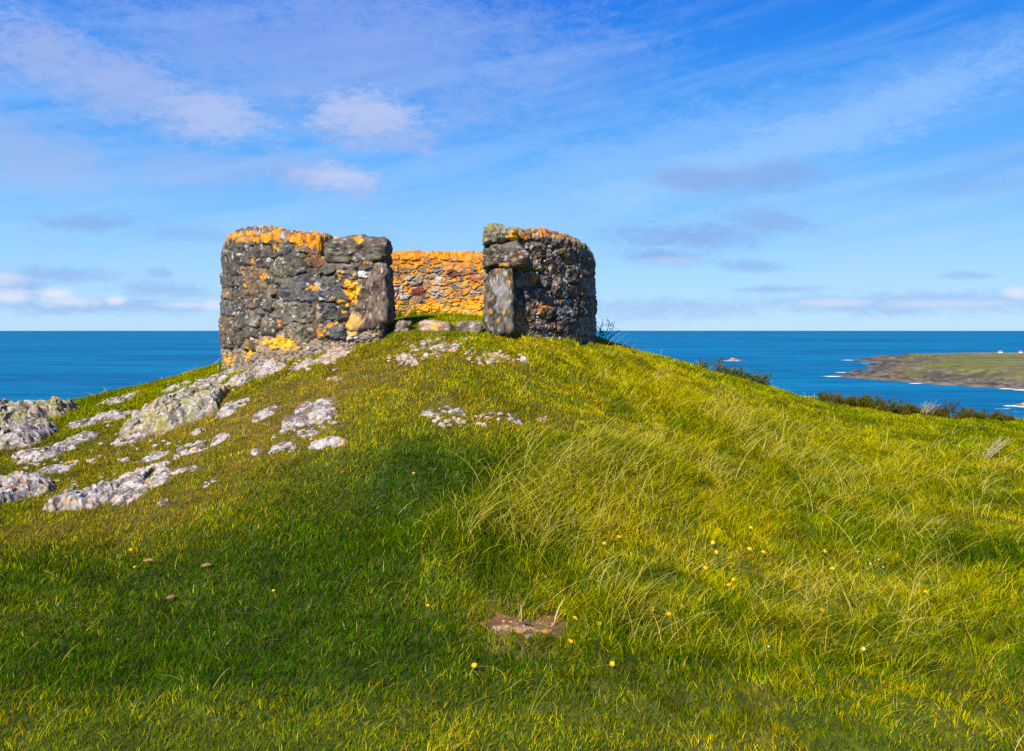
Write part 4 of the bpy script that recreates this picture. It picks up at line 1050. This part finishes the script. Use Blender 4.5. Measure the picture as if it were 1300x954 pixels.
# ------------------------------------------------------------------ flowers
M_PETAL = mat_plain("yellow_petal", (.85, .52, .01), .6, .12, 80)
M_DAISY = mat_plain("white_petal", (.8, .8, .76), .6, .05, 80)
M_STEM = mat_plain("green_stem", (.07, .12, .02), .6, .2, 60)
def flower(u, v, label, yellow=True, size=.0135, hgt=.06):
    q_ = hit(u, v)                     # head is seen at u, v; the root stands below it
    y = q_[1] - hgt / max(.25, (v - HV) / F) * .35
    x = (u - 650) / F * y; zh = -(v - HV) / F * y; g = float(H(x, y)[0])
    if zh < g + .02: zh = g + .03
    FOOT.append((x, y - .012, .03, .022, 0.))
    base = np.array([x, y, g]); r_ = np.random.RandomState(int(u * 7 + v))
    name = "hawkbit" if yellow else "daisy"
    root = tag(empty(name, base), label, "flower", "yellow flowers in the turf" if yellow else "white daisies in the turf")
    top = np.array([0, 0, zh - g])
    V, Q, T = tube([[.01, .006, 0], [.004, .002, top[2] * .5], top], [.0012, .0011, .0012], 5)
    link("stem", mesh_np("stem", V, Q, T), M_STEM, root)
    n_, V, Q = 16 if yellow else 12, [], []
    til = Matrix.Rotation(r_.uniform(.3, .9), 3, 'X') @ Matrix.Rotation(r_.uniform(-.4, .4), 3, 'Y')
    for ring in range(2 if yellow else 1):
        for k in range(n_):
            a = 2 * math.pi * (k + .5 * ring) / n_; R_ = size * (1 - .38 * ring) * r_.uniform(.88, 1.08); wd = .13 + .05 * (not yellow)
            e = [(.08, -a * 0, 0), (R_ / size * .6, -wd, .12 + .1 * ring), (R_ / size, 0, .10 + .25 * ring), (R_ / size * .6, wd, .12 + .1 * ring)]
            i0 = len(V)
            for (rr, da, zz) in e: V.append(((math.cos(a + da) * rr) * size, (math.sin(a + da) * rr) * size, zz * size))
            Q.append((i0, i0 + 1, i0 + 2, i0 + 3))
    V = np.array(V) @ np.array(til).T + top
    link("petals" if False else "flower_head", mesh_np("flower_head", V, Q, None, None, False), M_PETAL if yellow else M_DAISY, root)
    Vc, Tc = ico(2); Vc = (Vc * [size * .32, size * .32, size * .2] + [0, 0, size * .1]) @ np.array(til).T + top
    link("centre", mesh_np("centre", Vc, None, Tc), M_PETAL, root)
FL = [(786, 682, "yellow flower, the higher of two side by side beyond the bare foreground rock"), (767, 690, "yellow flower, the lower left of two side by side beyond the bare foreground rock"),
      (730, 785, "yellow flower just right of the bare foreground rock, the nearest to it"), (761, 792, "yellow flower second to the right of the bare foreground rock"), (828, 774, "yellow flower, left one of a row of three right of the foreground rock"),
      (849, 780, "yellow flower, middle one of a row of three right of the foreground rock"), (866, 776, "large yellow flower, right one of a row of three right of the foreground rock"), (602, 845, "yellow flower alone at the bottom left of the foreground rock"),
      (724, 817, "yellow flower below the right end of the foreground rock"), (777, 843, "yellow flower in the near grass at bottom centre right"), (543, 769, "small yellow flower left of the foreground rock"),
      (525, 601, "tiny yellow flower at the upper edge of the dark green hollow"), (895, 721, "yellow flower below the group of five on the right slope"), (953, 670, "topmost yellow flower of the right slope group"),
      (905, 689, "yellow flower, upper left of the right slope group"), (909, 701, "yellow flower, lower left of the right slope group"), (951, 701, "yellow flower, lower middle of the right slope group"), (969, 701, "yellow flower, lower right of the right slope group"),
      (1047, 700, "yellow flower right of the slope group, upper one of a pair"), (1056, 722, "yellow flower right of the slope group, lower one of a pair"), (931, 736, "yellow flower, right one of a touching pair in the long grass"), (925, 743, "yellow flower, left one of a touching pair in the long grass"),
      (1043, 775, "orange yellow flower alone in dark grass at lower right"), (1175, 752, "elongated yellow flower farthest right"), (166, 698, "small yellow flower in the left turf, upper one"), (171, 720, "small yellow flower in the left turf, lower one"), (347, 750, "small yellow flower alone in the dark turf left of centre")]
for u, v, lb in FL: flower(u, v, lb, True, .0105 if 'small' in lb or 'tiny' in lb else .0155 if 'large' not in lb else .018)
for u, v, lb in ((1090, 704, "tiny white daisy, topmost at right"), (1115, 710, "tiny white daisy right of the topmost one"), (1105, 716, "tiny white daisy between and below the top two"), (1121, 720, "tiny white daisy lower right of the top three"),
                 (1165, 744, "tiny white daisy beside the elongated yellow flower"), (1226, 764, "tiny white daisy farthest right"), (976, 821, "tiny white daisy in the near grass at lower right"), (1096, 824, "pale cream daisy, larger than the rest, in near grass")):
    flower(u, v, lb, False, .006 if 'tiny' in lb else .012)

# ------------------------------------------------------------------ grass
OG = .02; OX0, OY0 = -10., 0.
OM = np.zeros((800, 1000), bool)
for fx_, fy_ in FOOTM:
    OM[np.clip(((fy_ - OY0) / OG).astype(int), 0, 799), np.clip(((fx_ - OX0) / OG).astype(int), 0, 999)] = True
def occupancy(x, y):
    m_ = OM[np.clip(((y - OY0) / OG).astype(int), 0, 799), np.clip(((x - OX0) / OG).astype(int), 0, 999)]
    m_ = m_.copy()
    for (fx, fy, rx, ry, rt) in FOOT:
        m_ |= ((x - fx) / (rx * .92)) ** 2 + ((y - fy) / (ry * .92)) ** 2 < 1
    r_ = np.hypot(x - HC[0], y - HC[1]); ph = np.degrees(np.arctan2(x - HC[0], -(y - HC[1]))) % 360
    m_ |= (r_ > RI - .03) & (r_ < RO + .03) & ((ph > 31) & (ph < 359.5))
    return m_

def blades(n, ymin, ymax, seg, hfun, wfun, colfun, lean_amt, droop, seed, keepfun=None, wind=(.25, .05), xlim=.66):
    rng = np.random.RandomState(seed)
    y = np.sqrt(rng.uniform(ymin ** 2, ymax ** 2, n)); x = rng.uniform(-xlim, xlim, n) * y
    k = ~occupancy(x, y)
    x, y = x[k], y[k]
    if keepfun is not None:
        k = rng.uniform(size=len(x)) < keepfun(x, y); x, y = x[k], y[k]
    n = len(x)
    hgt = hfun(x, y, rng); wd = wfun(x, y, rng)
    z = H(x, y) - .004
    base = np.column_stack([x, y, z])
    # clumps: blades lean away from their clump's centre
    cs = .16; ci = np.floor(x / cs); cj = np.floor(y / cs)
    cx = (ci + _h(ci, cj, ci * 0, 3)) * cs; cy = (cj + _h(ci, cj, ci * 0, 4)) * cs
    la = np.column_stack([x - cx, y - cy]) / cs * .7 + rng.normal(size=(n, 2)) * .5
    wn = fbm2(x, y, .6, 2, 91)
    la = la * lean_amt + np.array(wind) * (1 + .6 * wn)[:, None]
    up = np.ones(n)
    ang = rng.uniform(0, math.pi, n); side = np.column_stack([np.cos(ang), np.sin(ang), np.zeros(n)])
    d = np.column_stack([la, up]); d /= np.linalg.norm(d, axis=1)[:, None]
    col = colfun(x, y, rng)
    hd = np.column_stack([la, np.zeros(n)]); hd /= np.linalg.norm(hd, axis=1)[:, None] + 1e-6
    dr = droop * rng.uniform(.3, 1.7, n)
    rows_ = []; p = base.copy(); cols = []
    for s in range(seg):
        t = s / seg; ww = (wd * (1 - .55 * t) / 2)[:, None]
        rows_ += [p - side * ww, p + side * ww]
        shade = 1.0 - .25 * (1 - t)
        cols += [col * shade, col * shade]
        p = p + d * (hgt / seg)[:, None]
        d = d + hd * (dr / seg)[:, None] - np.array([0, 0, 1.]) * (dr * .75 * (t + .3) / seg)[:, None]; d /= np.linalg.norm(d, axis=1)[:, None]
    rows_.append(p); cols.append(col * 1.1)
    K_ = len(rows_)
    V = np.stack(rows_, 1).reshape(-1, 3); C = np.stack(cols, 1).reshape(-1, 3)
    b0 = np.arange(n) * K_; Q = []
    for s in range(seg - 1):
        a = b0 + 2 * s; Q.append(np.stack([a, a + 1, a + 3, a + 2], 1))
    a = b0 + 2 * (seg - 1); T = np.stack([a, a + 1, a + 2], 1)
    return V, (np.concatenate(Q) if Q else None), T, C

G_D, G_M, G_O, G_Y, G_B, G_S = map(np.array, ((.010, .098, .0), (.070, .185, .0), (.27, .265, .0), (.62, .49, .0), (.48, .22, .004), (.62, .50, .09)))
def turf_col(x, y, rng):
    lu, br, ye, ta = regions(x, y)
    n = len(x); a = rng.uniform(size=n); b_ = rng.uniform(size=n)
    c = lerp(np.tile(G_M, (n, 1)), G_O, a)
    c = lerp(c, G_Y, (rng.uniform(size=n) < .20 + .55 * ye * (1 - lu)) * (.35 + .65 * b_))
    c = lerp(c, G_B, (rng.uniform(size=n) < .05 + .55 * br) * (.4 + .6 * a))
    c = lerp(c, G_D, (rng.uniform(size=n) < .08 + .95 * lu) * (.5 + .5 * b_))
    c = lerp(c, G_S, (rng.uniform(size=n) < .02 + .05 * br + .03 * ta) * .8)
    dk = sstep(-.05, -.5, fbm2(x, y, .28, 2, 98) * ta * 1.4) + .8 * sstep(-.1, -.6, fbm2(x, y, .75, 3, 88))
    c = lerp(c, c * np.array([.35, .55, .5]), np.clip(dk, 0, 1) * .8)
    c = c * (1 - .22 * lu)[:, None]  # lush turf dimmed further: painted shade, strongest in the hollow
    return c * rng.uniform(.5, 1.5, (n, 1)) * (1 + .35 * fbm2(x, y, .14, 3, 87))[:, None]
def turf_h(x, y, rng):
    lu, br, ye, ta = regions(x, y)
    return (.031 + .012 * lu - .008 * br + .035 * ta + .02 * sstep(.3, 1.2, ta + .5 * fbm2(x, y, .3, 2, 95))) * rng.uniform(.55, 1.5, len(x))
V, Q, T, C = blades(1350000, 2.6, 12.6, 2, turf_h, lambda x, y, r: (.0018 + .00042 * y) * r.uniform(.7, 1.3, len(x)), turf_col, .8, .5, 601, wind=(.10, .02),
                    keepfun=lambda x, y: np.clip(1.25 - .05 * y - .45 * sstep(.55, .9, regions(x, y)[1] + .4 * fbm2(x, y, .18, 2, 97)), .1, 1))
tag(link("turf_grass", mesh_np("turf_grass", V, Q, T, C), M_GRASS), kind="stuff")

# longer arching grass of the right-hand slope and the tussock bank
def long_h(x, y, rng):
    ta = regions(x, y)[3]
    return (.07 + .17 * ta) * rng.uniform(.6, 1.3, len(x))
def long_col(x, y, rng):
    lu, br, ye, ta = regions(x, y); n = len(x); a = rng.uniform(size=n)
    c = lerp(np.tile(G_M, (n, 1)), G_O, a)
    c = lerp(c, G_Y, (rng.uniform(size=n) < .35 + .4 * ye) * (.4 + .6 * a))
    c = lerp(c, G_D, (rng.uniform(size=n) < .8 * lu) * .8) * (1 - .3 * lu)[:, None]  # long blades take the lush green and the same painted shade
    c = lerp(c, G_S, (rng.uniform(size=n) < .10) * .85)
    return c * rng.uniform(.75, 1.25, (n, 1))
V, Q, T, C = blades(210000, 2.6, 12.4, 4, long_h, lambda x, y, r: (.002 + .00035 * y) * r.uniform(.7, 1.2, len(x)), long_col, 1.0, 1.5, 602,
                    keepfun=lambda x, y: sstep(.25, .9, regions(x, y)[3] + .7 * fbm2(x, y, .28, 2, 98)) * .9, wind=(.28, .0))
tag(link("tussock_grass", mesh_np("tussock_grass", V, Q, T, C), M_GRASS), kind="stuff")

def straw_col(x, y, rng):
    n = len(x); c = lerp(np.tile(np.array([.78, .62, .17]), (n, 1)), np.array([.46, .42, .02]), rng.uniform(size=n)); return c * rng.uniform(.75, 1.2, (n, 1))
FOOT += [(fx_, fy_ - .10, .045, .10, 0.) for (fx_, fy_, a_, b_, c_) in FOOT if abs(b_ - .022) < 1e-6]
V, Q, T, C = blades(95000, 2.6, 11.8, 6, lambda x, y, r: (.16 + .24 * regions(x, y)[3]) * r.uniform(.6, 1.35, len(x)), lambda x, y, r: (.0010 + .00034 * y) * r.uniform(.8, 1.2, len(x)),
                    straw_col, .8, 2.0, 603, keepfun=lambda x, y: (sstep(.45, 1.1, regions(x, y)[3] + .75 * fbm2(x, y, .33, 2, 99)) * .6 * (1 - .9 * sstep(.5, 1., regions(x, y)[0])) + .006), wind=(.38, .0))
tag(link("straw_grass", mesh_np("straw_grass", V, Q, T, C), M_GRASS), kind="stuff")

# two pale plumes that stand out
def plume(u, v, hgt, n_, lean, label, seed, yp=None):
    rng = np.random.RandomState(seed); p = hit(u, v) if yp is None else np.array([(u - 650) / F * yp, yp, float(H((u - 650) / F * yp, yp)[0])])
    parts = []
    for _ in range(n_):
        a = rng.normal() * .25 + lean; L_ = hgt * rng.uniform(.6, 1.1); b_ = p + [rng.normal() * .03, rng.normal() * .03, 0]
        pts = [b_ + np.array([a * L_ * t + .25 * L_ * t * t * (1 if lean > 0 else .3), rng.normal() * .004, L_ * t * (1 - .15 * t)]) for t in np.linspace(0, 1, 6)]
        parts.append(tube(pts, np.linspace(.0022, .0012, 6), 3))
    Vs, Qs, Ts, n0 = [], [], [], 0
    for V, Q, T in parts: Vs.append(V); Qs.append(Q + n0); Ts.append(T + n0); n0 += len(V)
    V = np.concatenate(Vs)
    tag(obj_local("grass_tuft", V, np.concatenate(Qs), np.concatenate(Ts), np.tile([.66, .56, .34], (len(V), 1)) * rng.uniform(.8, 1.1, (len(V), 1)), M_GRASS, p), label, "grass tuft")
plume(1174, 522, .22, 26, .15, "pale feathery grass plume rising among the skyline gorse", 701, 10.9)
plume(1252, 586, .26, 30, .55, "pale bleached grass tuft leaning right near the right edge", 702)

# ------------------------------------------------------------------ light, sky, camera
SUN_EL, SUN_AZ = math.radians(39), math.radians(207)      # azimuth clockwise from +Y: behind the camera, to its left
sd_ = Vector((math.sin(SUN_AZ) * math.cos(SUN_EL), math.cos(SUN_AZ) * math.cos(SUN_EL), math.sin(SUN_EL)))
sl = bpy.data.lights.new("sun", 'SUN'); sl.energy = 4.6; sl.angle = math.radians(.53); sl.color = (1, .92, .78)
so = bpy.data.objects.new("sun", sl); COL.objects.link(so); so.rotation_euler = (-sd_).to_track_quat('-Z', 'Y').to_euler(); so.location = (0, 0, 30)

w = bpy.data.worlds.new("World"); scene.world = w; w.use_nodes = True
nt = w.node_tree; nt.nodes.clear()
out = N(nt, "ShaderNodeOutputWorld"); bg = N(nt, "ShaderNodeBackground"); bg.inputs["Strength"].default_value = .086
sky = N(nt, "ShaderNodeTexSky"); sky.sky_type = 'NISHITA'; sky.sun_disc = False; sky.sun_elevation = SUN_EL; sky.sun_rotation = SUN_AZ
sky.altitude = 50; sky.air_density = 1.0; sky.dust_density = .3; sky.ozone_density = 2.5
hs = N(nt, "ShaderNodeHueSaturation"); hs.inputs["Saturation"].default_value = 1.35; hs.inputs["Value"].default_value = 1.0
nt.links.new(sky.outputs[0], hs.inputs["Color"])
def math_(op, a, b_=None, c_=None):
    n = nt.nodes.new("ShaderNodeMath"); n.operation = op
    for i, x in enumerate((a, b_, c_)):
        if x is None: continue
        if isinstance(x, (int, float)): n.inputs[i].default_value = x
        else: nt.links.new(x, n.inputs[i])
    return n.outputs[0]
tc = N(nt, "ShaderNodeTexCoord"); sp = N(nt, "ShaderNodeSeparateXYZ"); nt.links.new(tc.outputs["Generated"], sp.inputs[0])
az = math_('MULTIPLY', math_('ARCTAN2', sp.outputs[0], sp.outputs[1]), 57.29578)       # degrees right of +Y
el = math_('MULTIPLY', math_('ARCSINE', sp.outputs[2]), 57.29578)
cv = N(nt, "ShaderNodeCombineXYZ"); nt.links.new(az, cv.inputs[0]); nt.links.new(math_('MULTIPLY', el, 2.2), cv.inputs[1])
def noise(scale, det, rough, vec=None, off=0.):
    n = nt.nodes.new("ShaderNodeTexNoise"); n.inputs["Scale"].default_value = scale; n.inputs["Detail"].default_value = det; n.inputs["Roughness"].default_value = rough
    mp_ = nt.nodes.new("ShaderNodeMapping"); mp_.inputs["Location"].default_value = (off, off * 1.7, off * .3)
    nt.links.new(vec or cv.outputs[0], mp_.inputs[0]); nt.links.new(mp_.outputs[0], n.inputs["Vector"]); return n.outputs["Fac"]
nA = math_('SUBTRACT', noise(.22, 6, .6), .5); nB = math_('SUBTRACT', noise(1.0, 6, .6, None, 31.), .5)
warp = math_('ADD', math_('ADD', math_('MULTIPLY', nA, 2.3), math_('MULTIPLY', nB, 1.8)), math_('MULTIPLY', math_('SUBTRACT', noise(3.2, 4, .6, None, 57.), .5), 1.2))
def mrange(x, a, b_):
    n = nt.nodes.new("ShaderNodeMapRange"); n.interpolation_type = 'SMOOTHSTEP'; nt.links.new(x, n.inputs["Value"])
    n.inputs["From Min"].default_value = a; n.inputs["From Max"].default_value = b_; return n.outputs[0]
def px2sky(u, v):
    a = math.atan((u - 650) / F); e = math.atan((HV - v) / F * math.cos(a)); return math.degrees(a), math.degrees(e)
def cloud(u, v, wu, wv, amt, tilt=0., soft=1.0):
    a0, e0 = px2sky(u, v); sa, se = math.degrees(wu / F), math.degrees(wv / F); t = math.radians(-tilt)
    da, de = math_('SUBTRACT', az, a0), math_('SUBTRACT', el, e0)
    x = math_('ADD', math_('MULTIPLY', da, math.cos(t) / sa), math_('MULTIPLY', de, math.sin(t) / sa))
    y = math_('SUBTRACT', math_('MULTIPLY', de, math.cos(t) / se), math_('MULTIPLY', da, math.sin(t) / se))
    d = math_('SQRT', math_('ADD', math_('MULTIPLY', x, x), math_('MULTIPLY', y, y)))
    return math_('MULTIPLY', mrange(math_('ADD', math_('SUBTRACT', 1.0, d), math_('MULTIPLY', warp, .8)), -.45 * soft, .80), amt)
def maxall(l):
    r_ = l[0]
    for x in l[1:]: r_ = math_('MAXIMUM', r_, x)
    return r_
# broad mauve-grey cloud
mauve = maxall([cloud(150, 100, 185, 42, .72, 14), cloud(250, 140, 85, 40, .72, 8), cloud(40, 190, 100, 42, .55, 12), cloud(470, 150, 92, 42, .80, 8), cloud(410, 225, 80, 24, .75, 5), cloud(250, 215, 120, 26, .42), cloud(430, 70, 290, 80, .46, 0, 1.7),
                cloud(700, 90, 130, 60, .24, 0, 1.4)])
blue = maxall([cloud(890, 228, 62, 16, .75, 5), cloud(990, 222, 58, 18, .72), cloud(880, 300, 100, 18, .70, 0), cloud(975, 280, 65, 15, .60, 8), cloud(845, 325, 55, 11, .75, 4), cloud(950, 338, 45, 8, .5, 3), cloud(1240, 236, 80, 16, .35, 0), cloud(1285, 195, 60, 16, .3),
               cloud(115, 282, 60, 11, .6, -3), cloud(80, 350, 60, 10, .5), cloud(200, 368, 60, 10, .45), cloud(240, 298, 60, 9, .35), cloud(205, 347, 14, 6, .45), cloud(110, 388, 150, 10, .45), cloud(1000, 367, 60, 5, .45), cloud(1150, 385, 200, 14, .42), cloud(840, 392, 130, 14, .4),
               cloud(1230, 350, 30, 5, .4), cloud(20, 365, 40, 14, .5)])
# white heads
white = maxall([cloud(275, 150, 60, 28, .20, 10), cloud(430, 225, 42, 15, .35), cloud(72, 372, 18, 7, .9), cloud(88, 382, 32, 6, .7), cloud(12, 377, 20, 8, .8), cloud(146, 381, 12, 6, .85), cloud(272, 388, 16, 6, .7), cloud(233, 387, 26, 4, .5), cloud(5, 355, 20, 8, .5),
                cloud(1290, 371, 14, 6, .8), cloud(1060, 384, 40, 5, .5), cloud(1200, 386, 60, 5, .45), cloud(475, 140, 65, 26, .24), cloud(855, 330, 40, 6, .25)])
# high thin veil: streaks running up to the right
rot = nt.nodes.new("ShaderNodeMapping"); rot.vector_type = 'TEXTURE'; rot.inputs["Rotation"].default_value = (0, 0, math.radians(24)); nt.links.new(cv.outputs[0], rot.inputs[0])
st = nt.nodes.new("ShaderNodeMapping"); st.inputs["Scale"].default_value = (.06, .34, 1); nt.links.new(rot.outputs[0], st.inputs[0])
n1 = nt.nodes.new("ShaderNodeTexNoise"); n1.inputs["Scale"].default_value = 1.; n1.inputs["Detail"].default_value = 7; n1.inputs["Roughness"].default_value = .55; n1.inputs["Distortion"].default_value = .4
nt.links.new(st.outputs[0], n1.inputs["Vector"])
st2 = nt.nodes.new("ShaderNodeMapping"); st2.inputs["Scale"].default_value = (.35, 1.7, 1); nt.links.new(rot.outputs[0], st2.inputs[0])
n2 = nt.nodes.new("ShaderNodeTexNoise"); n2.inputs["Scale"].default_value = 1.; n2.inputs["Detail"].default_value = 5; nt.links.new(st2.outputs[0], n2.inputs["Vector"])
veil = math_('MULTIPLY', mrange(n1.outputs["Fac"], .38, .72), math_('ADD', .6, math_('MULTIPLY', n2.outputs["Fac"], .7)))
elfac = mrange(math_('MULTIPLY', el, -1.), -26., -5.)
veil = math_('MULTIPLY', veil, math_('ADD', .10, math_('MULTIPLY', elfac, .25)))
veil = maxall([veil, cloud(1000, 180, 330, 30, .48, -15, 1.8), cloud(820, 200, 200, 34, .30, -14, 1.8), cloud(1080, 120, 300, 26, .22, -14, 1.6), cloud(870, 215, 180, 20, .35, -10, 1.5), cloud(700, 260, 200, 40, .28, -12, 1.6), cloud(1200, 262, 160, 10, .3, -10, 1.4)])
def mixc(fac, a, rgb):
    n = nt.nodes.new("ShaderNodeMix"); n.data_type = 'RGBA'; nt.links.new(fac, n.inputs[0]); nt.links.new(a, n.inputs[6]); n.inputs[7].default_value = (*rgb, 1); return n.outputs[2]
cr = N(nt, "ShaderNodeValToRGB"); e_ = cr.color_ramp.elements
stops = ((0, (2.9, 4.7, 6.5)), (.10, (2.1, 4.1, 6.5)), (.24, (.95, 3.0, 6.3)), (.38, (.28, 2.0, 5.9)), (.52, (.0, 1.15, 5.3)), (1, (.0, .5, 3.6)))
while len(e_) < len(stops): e_.new(.5)
for k_, (p_, c_) in enumerate(stops): e_[k_].position = p_; e_[k_].color = tuple(q_ / 10 for q_ in c_) + (1,)
nt.links.new(math_('DIVIDE', math_('MAXIMUM', el, 0.), 40.), cr.inputs[0])
sc10 = nt.nodes.new("ShaderNodeMix"); sc10.data_type = 'RGBA'; sc10.blend_type = 'MULTIPLY'; sc10.inputs[0].default_value = 1
nt.links.new(cr.outputs[0], sc10.inputs[6]); sc10.inputs[7].default_value = (10, 10, 10, 1)
bl_ = nt.nodes.new("ShaderNodeMix"); bl_.data_type = 'RGBA'; bl_.inputs[0].default_value = .9
nt.links.new(hs.outputs[0], bl_.inputs[6]); nt.links.new(sc10.outputs[2], bl_.inputs[7])
c1 = mixc(veil, bl_.outputs[2], (2.9, 4.3, 6.6))
c2 = mixc(mauve, c1, (2.55, 3.2, 5.3))
c3 = mixc(blue, c2, (1.55, 2.6, 5.0))
c4 = mixc(white, c3, (5.0, 5.2, 6.2))
nt.links.new(c4, bg.inputs["Color"]); nt.links.new(bg.outputs[0], out.inputs[0])

cam = bpy.data.cameras.new("camera"); co = bpy.data.objects.new("camera", cam); COL.objects.link(co)
cam.sensor_width = 36; cam.lens = 36 * F / 1300; cam.shift_y = -(477 - HV) / 1300; cam.clip_start = .05; cam.clip_end = 120000
co.rotation_euler = (math.radians(90), 0, 0); co.location = (0, 0, 0)
scene.camera = co
scene.view_settings.view_transform = 'Standard'; scene.view_settings.look = 'None'; scene.view_settings.gamma = 1; scene.view_settings.exposure = .88
scene.view_settings.use_curve_mapping = False
scene.cycles.max_bounces = 6; scene.cycles.diffuse_bounces = 3; scene.cycles.transparent_max_bounces = 8
scene.cycles.use_denoising = False
